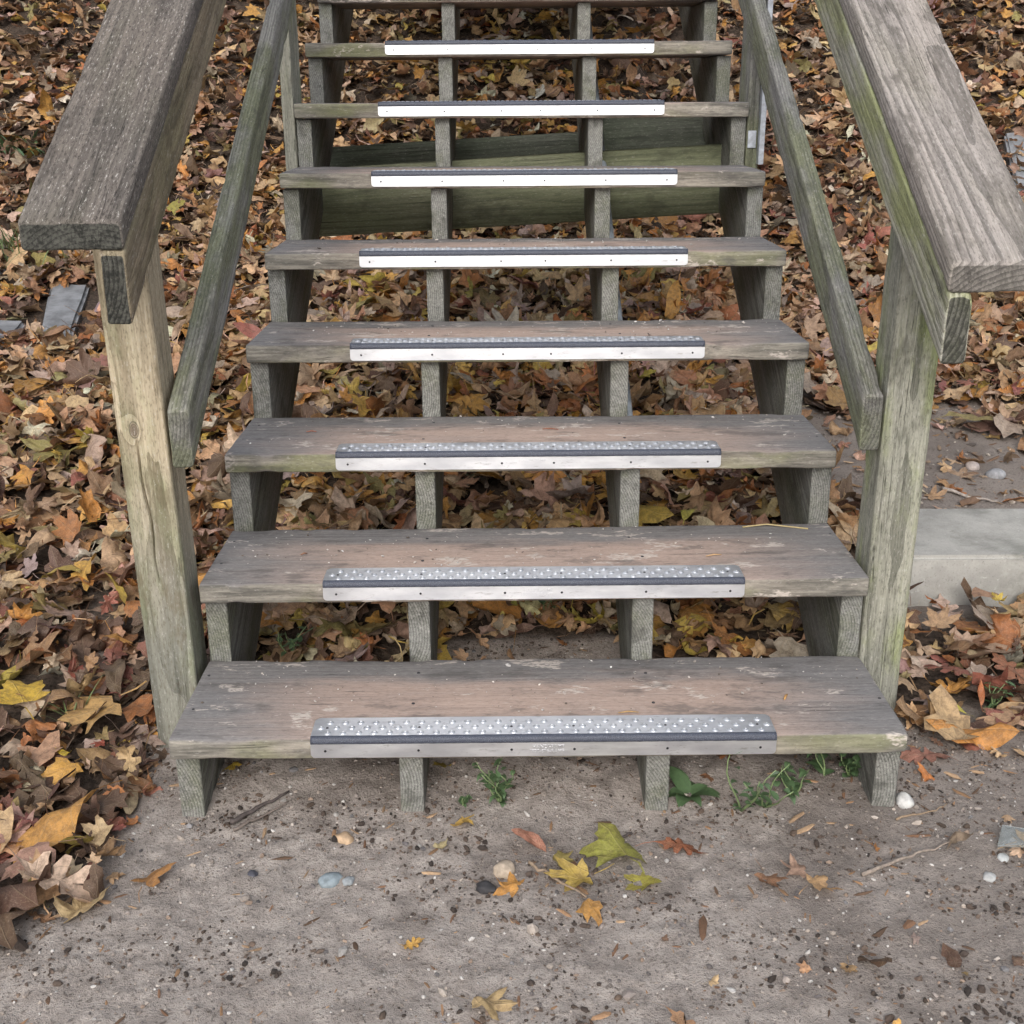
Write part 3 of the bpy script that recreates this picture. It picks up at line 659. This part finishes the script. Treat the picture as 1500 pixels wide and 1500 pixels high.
def shape_leaf(kind, hi, R, curl, r):
    V2, F = KIND[kind][0 if hi else 1]; x = V2[:, 0].copy(); y = V2[:, 1].copy()
    x *= r.uniform(.62, 1.18); x += .10*r.normal()*y*y; y += .06*r.normal()*x
    rr = np.hypot(x, y); th = np.arctan2(x, y)
    z = curl*(.16*np.abs(x)*r.normal()+.15*rr**2*np.sin(th*r.integers(2, 4)+r.uniform(0, 6.28))+.11*rr**2*np.sin(th*5+r.uniform(0, 6.28))+.10*np.sin(x*5+r.uniform(0, 6))*np.sin(y*5+r.uniform(0, 6))+.05*np.sin(x*9+r.uniform(0, 6))*np.sin(y*8+r.uniform(0, 6)))
    def bend(u, z, kap, c):
        if abs(kap) < 1e-3: return u, z
        a = kap*(u-c); rad = 1/kap-z; return c+np.sin(a)*rad, 1/kap-np.cos(a)*rad
    a = r.uniform(0, 6.28); ca, sa = math.cos(a), math.sin(a); u = x*ca+y*sa; w = -x*sa+y*ca
    u, z = bend(u, z, curl*abs(r.normal(.6, .8))*r.choice([1, 1, -1]), r.uniform(-.3, .3)); w, z = bend(w, z, curl*r.normal(0, .6), r.uniform(-.3, .3))
    x2 = u*ca-w*sa; y2 = u*sa+w*ca
    return np.stack([x2, y2, z], 1)*R, F, V2
def rotm(yaw, tilt, td):
    c, s = math.cos(yaw), math.sin(yaw); Rz = np.array([[c, -s, 0], [s, c, 0], [0, 0, 1]])
    ax = np.array([math.cos(td), math.sin(td), 0]); K = np.array([[0, -ax[2], ax[1]], [ax[2], 0, -ax[0]], [-ax[1], ax[0], 0]])
    return (np.eye(3)+math.sin(tilt)*K+(1-math.cos(tilt))*K@K)@Rz
def leaf_mesh(name, V, F, C, U):
    me = bpy.data.meshes.new(name); me.vertices.add(len(V)); me.vertices.foreach_set('co', np.ascontiguousarray(V, np.float32).ravel())
    me.loops.add(len(F)*3); me.polygons.add(len(F)); me.loops.foreach_set('vertex_index', np.ascontiguousarray(F, np.int32).ravel())
    me.polygons.foreach_set('loop_start', np.arange(len(F), dtype=np.int32)*3); me.polygons.foreach_set('use_smooth', np.ones(len(F), bool)); me.update()
    c = np.ones((len(V), 4), np.float32); c[:, :3] = C; me.attributes.new('leaf_colour', 'FLOAT_COLOR', 'POINT').data.foreach_set('color', c.ravel())
    u = np.zeros((len(V), 3), np.float32); u[:, :2] = U; me.attributes.new('leaf_uv', 'FLOAT_VECTOR', 'POINT').data.foreach_set('vector', u.ravel())
    me.materials.append(M['leaf']); return me
PAL = {'tan': (.56, .365, .205), 'pinkish': (.50, .345, .24), 'brown': (.31, .18, .095), 'rust': (.38, .155, .055), 'orange': (.58, .29, .075), 'dark brown': (.13, .08, .055), 'yellow': (.55, .40, .09), 'pale': (.64, .50, .375), 'greyish': (.37, .29, .235), 'olive': (.29, .235, .09), 'reddish': (.31, .12, .085)}
NAMES = list(PAL)
WZ = {'left': [.27, .13, .18, .06, .10, .10, .03, .10, .05, .02, .02], 'under': [.28, .06, .16, .05, .16, .09, .05, .07, .05, .07, .01], 'right': [.24, .18, .19, .10, .06, .07, .006, .10, .06, .01, .05]}
WZ = {k_: np.array(v_)/sum(v_) for k_, v_ in WZ.items()}
def zone(x, y): return 'under' if abs(x) < .62 else ('left' if x < 0 else 'right')

# --- leaves one can point to: position, radius, colour, kind, yaw, tilt, curl, label
special = [
 (-1.010, .374, .092, (.70, .50, .06), 'broad', .6, .12, .4, 'large bright yellow leaf at the left edge'),
 (-.835, .330, .094, (.58, .34, .14), 'broad', 2.2, .15, .7, 'large tan curled leaf left of the left post foot'),
 (-.857, .176, .022, (.62, .44, .04), 'oval', 1.0, .2, .6, 'small yellow leaf on the litter below the large tan curled leaf'),
 (-.800, .208, .024, (.38, .08, .05), 'maple', 2.0, .2, .6, 'small red leaf at the sand edge left of the stairs'),
 (-.545, .150, .036, (.56, .40, .05), 'broad', 3.0, .55, .9, 'yellow folded leaf beside the left stringer foot'),
 (.130, -.110, .088, (.34, .32, .07), 'broad', .3, .10, .6, 'large yellow green maple leaf on the sand in front'),
 (.165, -.165, .050, (.42, .38, .07), 'broad', 2.1, .15, .5, 'yellow green leaf tucked under the large yellow green maple leaf'),
 (.060, -.155, .058, (.46, .31, .07), 'maple', 1.7, .2, .6, 'yellow brown maple leaf left of the yellow green one'),
 (.030, -.105, .030, (.30, .25, .07), 'broad', 4.2, .2, .7, 'small olive leaf on the sand in front'),
 (.228, -.085, .044, (.30, .095, .045), 'oak', 4.4, .2, .5, 'rust coloured oak leaf lying alone on the front sand'),
 (-.014, -.072, .034, (.42, .20, .13), 'oval', 1.2, .35, .8, 'reddish tan oval leaf on the front sand'),
 (.109, -.085, .030, (.34, .15, .06), 'oval', .2, .4, .5, 'narrow rust leaf lying on the yellow green maple leaf'),
 (.905, .662, .072, (.55, .36, .20), 'maple', -.7, .30, .35, 'large tan maple leaf on the pile in front of the kerb'),
 (1.005, .640, .060, (.42, .34, .28), 'broad', .9, .45, .6, 'pale greyish leaf beside the large tan maple leaf'),
 (.855, .462, .064, (.30, .12, .085), 'oak', .6, .15, .5, 'reddish brown oak leaf below the large tan maple leaf'),
 (.715, .175, .056, (.36, .17, .11), 'oak', 1.5, .12, .5, 'reddish oak leaf by the right end of the lowest tread'),
 (.800, .298, .034, (.56, .46, .07), 'oval', .9, .3, .7, 'yellow narrow leaf right of the lowest tread'),
 (.738, .415, .052, (.56, .38, .22), 'maple', 3.6, .5, .6, 'tan leaf leaning on the right end of the lowest tread'),
 (.985, .450, .070, (.33, .15, .09), 'oak', .3, .2, .4, 'long red brown oak leaf at the right edge'),
 (.93, .74, .050, (.45, .17, .05), 'maple', 2.4, .6, .9, 'orange brown leaf standing against the kerb'),
 (.80, .80, .050, (.42, .25, .08), 'broad', 1.4, .4, .9, 'curled ochre leaf by the right post at the kerb'),
 (-.103, 1.266, .075, (.54, .29, .055), 'maple', .2, .55, .45, 'large orange maple leaf seen between the second and third treads'),
 (.560, 1.24, .050, (.52, .33, .06), 'broad', 2.0, .4, .8, 'golden leaf under the stairs near the right stringer'),
 (-.785, -.136, .075, (.44, .27, .18), 'broad', 2.4, .2, .5, 'large tan leaf in the bottom left corner'),
 (.352, -.165, .046, (.30, .16, .09), 'maple', 3.3, .2, .7, 'brown leaf on the sand at the lower right of the picture'),
 (.405, -.150, .034, (.42, .26, .19), 'maple', 1.3, .25, .6, 'pinkish tan leaf beside the brown leaf at the lower right'),
 (-2.26, 4.10, .085, (.60, .42, .13), 'broad', 1.0, .6, .6, 'large yellowish leaf far up beyond the left handrail'),
 (-1.294, 1.231, .090, (.46, .25, .10), 'maple', .4, .45, .8, 'large orange brown leaf at the left edge'),
 (-1.356, 3.062, .075, (.55, .25, .06), 'maple', 2.9, .5, .8, 'orange leaf between the left post and the left mid rail'),
 (1.802, 2.527, .095, (.55, .30, .08), 'maple', 5.0, .4, .6, 'large orange leaf at the right edge beyond the handrail'),
 (1.18, 1.40, .045, (.45, .25, .12), 'broad', 1.9, .3, .9, 'brown curled leaf on the bare sand behind the kerb'),
 (.350, .16, .034, (.34, .15, .06), 'oak', 1.1, .3, .7, 'rust leaf among the green weeds under the lowest tread'),
 (.305, .105, .026, (.36, .17, .09), 'maple', 2.4, .4, .7, 'brown leaf beside the broad leaved weed'),
 (-.310, .165, .042, (.36, .22, .12), 'oval', 3.9, .4, .9, 'brown curled leaf under the lowest tread by the left middle stringer'),
 (-.165, .150, .028, (.40, .30, .05), 'broad', 2.0, .4, .8, 'small olive yellow leaf right of the left middle stringer'),
]
rr_ = np.random.default_rng(77)
def leaf_object(pos, R, colr, kind, yaw, tilt, curl, label, group=None, seed=None):
    r = np.random.default_rng(seed) if seed is not None else rr_
    V, F, U = shape_leaf(kind, True, R, curl, r); Q = rotm(yaw, tilt, r.uniform(0, 6.28)); V = V@Q.T
    V[:, 2] -= np.percentile(V[:, 2], 12)
    j = np.clip(np.array(colr)*(1+r.normal(0, .05, 3)), .02, .8)
    o = bpy.data.objects.new({'maple': 'maple_leaf', 'broad': 'maple_leaf', 'oak': 'oak_leaf', 'oval': 'oval_leaf', 'torn': 'torn_leaf'}[kind], leaf_mesh('leaf', V, F, j, U)); o.location = pos; COL.objects.link(o)
    return tag(o, label, 'leaf', group)
for n_, (x, y, R, c, kd, yaw, tilt, curl, lab) in enumerate(special):
    lift = (.036+.030*float(sm(.3, 1.0, y))) if float(dens(x, y)) > .3 else .003
    leaf_object((x, y, float(gz(x, y))+lift), R, c, kd, yaw, tilt, curl, lab, 'fallen leaves', 500+n_)

# --- litter: sample positions
N_TRY = 50000
ys = -.9+(8.9)*rng.random(N_TRY)**1.25; halfw = (ys+1.75)*.48+.45; xs = (rng.random(N_TRY)*2-1)*halfw
area = 8.9*1.25  # relative weighting only
keep = rng.random(N_TRY) < dens(xs, ys)*np.clip((ys+2.2)/5.5, .42, 1.0)
def blocked(x, y):
    b = (x > -.735) & (x < -.615) & (y > .235) & (y < .35)
    b |= (x > .615) & (x < .73) & (y > .315) & (y < .43)
    b |= (x > .86) & (y > .80) & (y < 1.21)
    b |= (x > -1.84) & (x < -1.56) & (y > 2.42) & (y < 3.0)
    b |= (x > -2.1) & (x < -1.82) & (y > 2.40) & (y < 2.6)
    for xc in (-.588, -.214, .202, .59): b |= (np.abs(x-xc) < .04) & (y > -.01) & (y < .5)
    return b
for sp_ in special: keep &= ~((np.hypot(xs-sp_[0], ys-sp_[1]-.01) < sp_[2]*.95) & (rng.random(N_TRY) < .8))
keep &= ~blocked(xs, ys); xs = xs[keep]; ys = ys[keep]; nl = len(xs)
gzs = gz(xs, ys); dn = dens(xs, ys); lay = rng.random(nl)
heap = .018*sm(.5, .8, ys)*(xs > .76)*(ys < .9)
zs = gzs+np.where(dn > .45, (.004+(.020+.035*sm(.3, 1.0, ys))*lay)+heap*rng.random(nl), .002)
Rs = np.clip(rng.normal(.053, .016, nl)*(1+.14*sm(.5, 1.0, ys)), .026, .105); Rs = np.where(rng.random(nl) < .20, Rs*.55, Rs); Rs = np.where(dn < .45, Rs*.62, Rs)
kinds = rng.choice(['maple', 'broad', 'oak', 'oval', 'torn'], nl, p=[.22, .30, .09, .09, .30])
dist = np.sqrt((xs-CAM.x)**2+(ys-CAM.y)**2+(zs-CAM.z)**2)
cidx = np.array([rng.choice(11, p=WZ[zone(a, b)]) for a, b in zip(xs, ys)])
cidx = np.where((xs < -.6) & (ys < .7) & (rng.random(nl) < .5), rng.choice([2, 5, 5, 10, 3], nl), cidx)
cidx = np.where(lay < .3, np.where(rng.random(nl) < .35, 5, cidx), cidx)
# the ones that show largest become objects of their own
bpy.context.view_layer.update(); dg = bpy.context.evaluated_depsgraph_get()
score = np.where(lay > .62, Rs/dist, np.where(dn < .45, Rs/dist*1.2, Rs/dist*.05)); order = np.argsort(-score)
def in_view(p):
    v = p-CAM; z = v.dot(_f); return z > .2 and abs(v.dot(RT)/z) < .44 and abs(v.dot(UP)/z) < .44
picked = []
for i in order[:3000]:
    p = Vector((xs[i], ys[i], zs[i]+.03))
    if not in_view(p): continue
    d = p-CAM; hit = scene.ray_cast(dg, CAM, d.normalized(), distance=d.length-.04)
    if not hit[0]: picked.append(i)
    if len(picked) >= 300-len(special)-5: break
pk = set(picked)
KN = {'maple': 'maple leaf', 'broad': 'broad maple leaf', 'oak': 'oak leaf', 'oval': 'oval leaf', 'torn': 'torn leaf'}
def place_words(x, y):
    if abs(x) < .64 and y < .35: return 'on the sand under the lowest tread'
    if abs(x) < .64 and y < .95: return 'behind the lowest tread, '+('left' if x < -.2 else 'middle' if x < .2 else 'right')+' bay'
    if abs(x) < .64: return 'in the '+('left' if x < -.2 else 'middle' if x < .2 else 'right')+' bay under the staircase'
    if x < 0:
        if y < -.1: return 'at the lower left corner'
        if y < .3: return 'left of the lowest tread'
        if y < .8: return 'beside the left post foot' if x > -.95 else 'in the litter at the left edge'
        return 'on the bank left of the left post' if x < -.95 else 'between the left post and the treads'
    if y > .9: return 'on the bank beyond the kerb'
    if y < .1: return 'on the right foreground sand'
    return 'on the pile in front of the kerb' if y > .5 else 'right of the lowest tread'
rows = []
for i in picked:
    curl = rng.uniform(.6, 1.5); nm = NAMES[cidx[i]]; sz = 'large' if Rs[i] > .066 else 'small' if Rs[i] < .045 else 'medium'
    rows.append((i, curl, f"{sz} {'curled' if curl > 1.05 else 'flattish'} {nm} {KN[kinds[i]]} {place_words(xs[i], ys[i])}"))
same = {}
for rw in rows: same.setdefault(rw[2], []).append(rw)
ORD = ['nearest', 'second nearest', 'third nearest', 'fourth nearest', 'fifth nearest', 'sixth nearest', 'seventh nearest', 'eighth nearest']
for lab, g in same.items():
    g.sort(key=lambda q: dist[q[0]])
    for n_, (i, curl, _) in enumerate(g):
        l2 = lab if len(g) == 1 else f'{lab}, {ORD[n_]}'
        if len(l2.split()) > 16: l2 = l2.replace('broad maple', 'maple').replace('in the litter at', 'at')
        leaf_object((xs[i], ys[i], zs[i]), Rs[i], PAL[NAMES[cidx[i]]], kinds[i], rng.uniform(0, 6.28), abs(rng.normal(0, .42)), curl, l2, 'fallen leaves')
VV, FF, CC, UU = [], [], [], []; base = 0
for i in range(nl):
    if i in pk: continue
    V, F, U = shape_leaf(kinds[i], dist[i] < 3.0, Rs[i], rng.uniform(.5, 1.5), rng)
    V = V@rotm(rng.uniform(0, 6.28), abs(rng.normal(0, .5))*(.5+.9*lay[i]), rng.uniform(0, 6.28)).T
    V[:, 2] -= np.percentile(V[:, 2], 12)
    V += np.array([xs[i], ys[i], zs[i]])
    c = np.clip(np.array(PAL[NAMES[cidx[i]]])*(1+rng.normal(0, .2)+rng.normal(0, .06, 3))*(1.2 if abs(xs[i]) < .62 else 1), .015, .75)  # leaves under the stairs coloured lighter to make up for the dim light there
    VV.append(V); FF.append(F+base); CC.append(np.repeat(c[None], len(V), 0)); UU.append(U); base += len(V)
lit = bpy.data.objects.new('leaf_litter', leaf_mesh('leaf_litter', np.concatenate(VV), np.concatenate(FF), np.concatenate(CC), np.concatenate(UU))); COL.objects.link(lit)
lit['kind'] = 'stuff'; lit['label'] = 'brown and tan fallen leaves covering the bank'; lit['category'] = 'leaf litter'

# ------------------------------------------------------------------ gravel, crumbs and chips on the sand
def scatter(name, n, size, aspect, cols, label, cat, yfun, seed, zfun=gz):
    r = np.random.default_rng(seed); bm = bmesh.new(); bmesh.ops.create_icosphere(bm, subdivisions=1, radius=1); bm.verts.ensure_lookup_table()
    bv = np.array([v.co for v in bm.verts]); bf = np.array([[v.index for v in f.verts] for f in bm.faces]); bm.free()
    x, y = yfun(n, r); n = len(x); s = size*np.exp(r.normal(0, .45, n)); z = zfun(x, y)
    V = np.repeat(bv[None], n, 0)*(1+r.normal(0, .18, (n, len(bv), 1))); V *= np.stack([s*aspect[0]*r.uniform(.6, 1.4, n), s*aspect[1], s*aspect[2]*r.uniform(.7, 1.2, n)], 1)[:, None, :]
    a = r.uniform(0, 6.28, n); c, t = np.cos(a)[:, None], np.sin(a)[:, None]
    W = V.copy(); W[:, :, 0] = V[:, :, 0]*c-V[:, :, 1]*t; W[:, :, 1] = V[:, :, 0]*t+V[:, :, 1]*c
    tl = r.normal(0, .2, n)[:, None]; W[:, :, 2] += W[:, :, 0]*tl
    W[:, :, 0] += x[:, None]; W[:, :, 1] += y[:, None]; W[:, :, 2] += (z+s*aspect[2]*.45)[:, None]
    F = (bf[None]+(np.arange(n)*len(bv))[:, None, None]).reshape(-1, 3)
    col = np.array(cols)[r.integers(0, len(cols), n)]*r.uniform(.7, 1.25, (n, 1)); C = np.repeat(col[:, None], len(bv), 1).reshape(-1, 3)
    me = bpy.data.meshes.new(name); me.from_pydata(W.reshape(-1, 3).tolist(), [], F.tolist())
    c = np.ones((len(C), 4), np.float32); c[:, :3] = np.clip(C, 0, .85); me.attributes.new('bit_colour', 'FLOAT_COLOR', 'POINT').data.foreach_set('color', c.ravel())
    me.materials.append(M['bits']); o = link(bpy.data.objects.new(name, me)); o['kind'] = 'stuff'; o['label'] = label; o['category'] = cat; return o
def sand_xy(n, r, lim=.5, ymin=-.6, ymax=.75, clump=0.0):
    x = r.uniform(-1.0, 1.2, n); y = r.uniform(ymin, ymax, n); d = dens(x, y); k = d < lim
    if clump: k &= (vnoise(x*6+2, y*9+5)+.35*vnoise(x*17, y*17)+.10*sm(.3, .8, x)*2) > clump
    return x[k], y[k]
scatter('gravel', 9000, .0017, (1, .85, .7), [(.48, .42, .37), (.40, .34, .29), (.28, .24, .21), (.56, .53, .50), (.17, .15, .145), (.34, .25, .19)], 'fine gravel grains on the sand', 'gravel', lambda n, r: sand_xy(n, r), 1)
scatter('gravel', 420, .0038, (1, .8, .65), [(.42, .36, .31), (.34, .29, .26), (.24, .23, .23), (.48, .45, .42), (.12, .11, .11)], 'coarser gravel on the sand', 'gravel', lambda n, r: sand_xy(n, r), 2)
scatter('soil_crumbs', 15000, .0018, (1.2, .9, .7), [(.09, .065, .05), (.13, .095, .075), (.06, .045, .038), (.17, .12, .09)], 'dark soil crumbs strewn on the sand', 'soil', lambda n, r: sand_xy(n, r, .6, clump=.03), 3)
scatter('bark_chips', 1000, .0034, (2.4, .55, .28), [(.34, .20, .11), (.22, .12, .07), (.42, .28, .17), (.14, .085, .055)], 'small bark chips and needles on the sand', 'debris', lambda n, r: sand_xy(n, r, .7, clump=.0), 4)
scatter('soil_crumbs', 4500, .0024, (1.3, .9, .7), [(.05, .038, .032), (.085, .062, .05), (.12, .085, .066), (.035, .028, .025)], 'clumps of dark crumbly soil on the sand', 'soil', lambda n, r: sand_xy(n, r, .7, clump=.20), 13)
def kerb_sand(n, r):
    x = r.uniform(.75, 2.1, n); y = r.uniform(1.2, 2.3, n); return x, y
scatter('bark_chips', 500, .006, (2.2, .6, .3), [(.30, .19, .11), (.18, .11, .07), (.42, .30, .2)], 'bark chips on the sand behind the kerb', 'debris', kerb_sand, 6)
scatter('gravel', 700, .004, (1, .8, .65), [(.50, .44, .38), (.33, .29, .26), (.2, .17, .15), (.12, .10, .09)], 'gravel on the sand behind the kerb', 'gravel', kerb_sand, 7)
def tread_xy(n, r):
    i = r.integers(0, 5, n); d = r.uniform(.075, .285, n); x = r.uniform(-.59, .59, n); k = (vnoise(x*5+i*3, d*14+i*7) > -.05) | (r.random(n) < .2); return x[k], (i*RUN+d)[k]
def tread_z(x, y): return (np.floor((y-.028)/RUN)+1)*H+.0003
scatter('sand_grains', 1100, .0011, (1.2, .9, .6), [(.66, .60, .55), (.52, .46, .41), (.72, .69, .66), (.16, .13, .11)], 'sand grains trodden onto the treads', 'sand', tread_xy, 9, tread_z)

# ------------------------------------------------------------------ twigs and needles
def twig(a, b, rad, col, label, seed, zoff=.004, sag=.01):
    r = np.random.default_rng(seed); m = mat_simple('twig_bark', col, .8, 0, .3, 120, .4, .001); P = []
    for t in np.linspace(0, 1, 12):
        x = a[0]+(b[0]-a[0])*t+r.normal(0, sag*.25); y = a[1]+(b[1]-a[1])*t+r.normal(0, sag*.25); P.append((x, y, float(gz(x, y))+zoff+rad))
    o = tube('twig', P, [rad*(1.1-.7*t) for t in np.linspace(0, 1, 12)], m, None, 7); return tag(o, label, 'twig', 'twigs on the ground')
twig((-.52, -.004), (-.435, .068), .0045, (.075, .06, .055), 'dark twig on the sand in front of the left end of the stairs', 1)
twig((-.51, -.022), (-.43, .046), .003, (.16, .13, .11), 'thin grey twig next to the dark twig', 2)
twig((-.024, -.113), (.065, -.205), .003, (.26, .19, .13), 'brown stick left of the yellow green leaf', 3)
twig((.50, -.165), (.665, -.085), .0032, (.27, .22, .18), 'long grey twig on the right foreground sand', 4)
twig((.155, -.04), (.07, -.10), .0022, (.07, .055, .05), 'dark stalk behind the yellow green leaf', 5)
twig((1.15, 1.36), (1.27, 1.27), .005, (.38, .33, .29), 'pale stick on the sand behind the kerb', 6)
twig((.20, 1.02), (.20, 1.02), .003, (.2, .2, .2), 'x', 7) if False else None
twig((-.10, .655), (.015, .668), .0032, (.09, .075, .065), 'dark twig on the sand behind the lowest tread', 8)
twig((.55, 2.05), (.72, 2.42), .006, (.52, .38, .20), 'straw coloured stick under the stairs near the right stringer', 9, .05)
twig((.60, -.02), (.70, .02), .002, (.28, .2, .13), 'thin brown twig right of the white pebble', 10)
# needles lying on treads
def needle(i, x, dy, L, ang, w, col, label):
    m = mat_simple('needle_straw', col, .7, 0, .2, 90); z = i*H+.0022; y = (i-1)*RUN+dy
    o = tube('pine_needle', [(x-L/2*math.cos(ang), y-L/2*math.sin(ang), z), (x, y+.002, z+.0012), (x+L/2*math.cos(ang), y+L/2*math.sin(ang), z)], [w*.6, w, w*.5], m, None, 6)
    return tag(o, label, 'needle', 'needles and scraps on the treads')
needle(1, .155, .075, .035, .05, .0013, (.42, .26, .10), 'orange needle on the lowest tread behind the metal strip')
needle(1, .435, .125, .020, 1.1, .0024, (.44, .24, .08), 'orange scrap near the right end of the lowest tread')
needle(2, .345, .115, .032, .25, .0016, (.46, .29, .15), 'tan needle on the second tread')
needle(3, .045, .165, .034, -.12, .0016, (.24, .09, .05), 'red brown needle on the third tread')
needle(3, -.46, .16, .022, .05, .0014, (.34, .14, .09), 'reddish needle at the left of the third tread')
needle(2, -.44, .14, .014, .6, .0018, (.20, .10, .06), 'small brown scrap at the left of the second tread')
o = tube('grass_stalk', [(.43, RUN+.268, 2*H+.003), (.48, RUN+.275, 2*H+.006), (.54, RUN+.262, 2*H+.003), (.56, RUN+.255, 2*H+.003)], .0016, M['straw'], None, 6); tag(o, 'bent straw stalk at the back of the second tread', 'stalk')

# ------------------------------------------------------------------ weeds and grass
def blade(V, F, base, d, L, w, droop, up, r, fold=.25, n=5):
    b0 = len(V); side = np.array([-d[1], d[0], 0])
    for k in range(n+1):
        t = k/n; p = np.array(base)+np.array([d[0], d[1], 0])*L*t*(1-.25*droop*t)+np.array([0, 0, 1])*(up*L*t-droop*L*t*t)
        ww = w*math.sin(math.pi*min(1, .12+.88*t)**.8)*(1 if t < 1 else .05)
        V.append(p-side*ww+np.array([0, 0, fold*ww])); V.append(p); V.append(p+side*ww+np.array([0, 0, fold*ww]))
    for k in range(n):
        a = b0+k*3; F += [(a, a+1, a+4, a+3), (a+1, a+2, a+5, a+4)]
def weed(x, y, h, nst, nlf, lw, ll, label, seed, rosette=False, lean=(0, 0), mat='weed'):
    r = np.random.default_rng(seed); z0 = float(gz(x, y)); root = empty('weed', (x, y, z0), label, 'weed', 'green weeds at the stairs')
    V, F = [], []
    for s in range(nst):
        a = r.uniform(0, 6.28); tip = np.array([lean[0]+.35*h*math.cos(a), lean[1]+.35*h*math.sin(a), h*r.uniform(.7, 1.1)])
        pts = [np.array([0, 0, -.004])+tip*t+np.array([.12*h*math.sin(5*t+s), .1*h*math.cos(4*t+s)-.1*h, 0])*t for t in np.linspace(0, 1, 7)]
        if not rosette: tube('stem', [tuple(p) for p in pts], [.0016*(1.2-.7*t) for t in np.linspace(0, 1, 7)], M['stem'], root, 6)
        for q in range(nlf):
            t = (q+.5)/nlf if not rosette else 0.02; p = pts[0]+(pts[-1]-pts[0])*t; a2 = r.uniform(0, 6.28) if not rosette else 6.28*q/nlf+r.normal(0, .2)
            blade(V, F, p, (math.cos(a2), math.sin(a2)), ll*r.uniform(.6, 1.2), lw*r.uniform(.7, 1.2), r.uniform(.2, .8), r.uniform(.2, .9), r)
    mesh_obj('foliage', V, F, M[mat], root)
weed(-.065, .05, .085, 7, 9, .0045, .018, 'small bushy green weed in front of the lowest tread', 1)
weed(-.509, .555, .085, 5, 6, .006, .030, 'green weed behind the left part of the lowest tread', 2)
weed(.035, .72, .080, 3, 5, .005, .028, 'upright green weed behind the middle of the lowest tread', 3)
weed(-.05, .74, .050, 3, 5, .005, .022, 'pale green sprig among the leaves behind the lowest tread', 13, mat='stem')
weed(.262, .062, .03, 2, 6, .013, .065, 'broad leaved green weed by the right middle stringer', 4, rosette=True)
weed(.345, .020, .130, 3, 5, .005, .022, 'tall curly weed reaching up over the metal strip end', 5, lean=(0, -.05))
weed(.386, .030, .120, 3, 5, .006, .024, 'leafy weed just right of the tall curly weed', 6, lean=(0, -.05))
weed(.440, .050, .075, 3, 6, .006, .026, 'pale stemmed weed between the curly weeds and the right stringer', 7)
weed(.510, .105, .06, 2, 4, .009, .034, 'small weed with hanging green leaf near the right stringer', 8)
weed(.556, .115, .045, 4, 6, .008, .022, 'low dark green weed beside the right stringer', 9)
weed(.915, .375, .06, 4, 7, .0035, .026, 'feathery green sprig on the leaf pile at the right', 10)
weed(-.13, .045, .022, 4, 5, .004, .012, 'tiny weed on the sand left of the bushy weed', 11)
def tuft(x, y, n, L, w, label, seed, mat='grass', spread=.03):
    r = np.random.default_rng(seed); V, F = [], []; z0 = float(gz(x, y))
    for q in range(n):
        a = r.uniform(0, 6.28); b = (r.normal(0, spread), r.normal(0, spread), 0); blade(V, F, b, (math.cos(a), math.sin(a)), L*r.uniform(.5, 1.15), w, r.uniform(.3, 1.0), r.uniform(.6, 1.6), r, .4, 6)
    o = mesh_obj('grass_tuft', V, F, M[mat], None); o.location = (x, y, z0+.005); tag(o, label, 'grass', 'grass tufts')
    if n > 100: o['kind'] = 'stuff'
tuft(-.895, .318, 9, .08, .0016, 'thin green grass sprouting beside the large tan curled leaf', 1, spread=.012)
tuft(-2.10, 3.36, 240, .15, .0026, 'dull grass tuft at the left edge below the handrail end', 2, spread=.13)
tuft(-2.42, 4.20, 50, .12, .012, 'green leafy clump at the top left beyond the handrail', 3, 'weed', .08)
tuft(-1.22, 3.35, 16, .12, .004, 'pale green shoots between the left post and mid rail', 4, 'stem', .03)
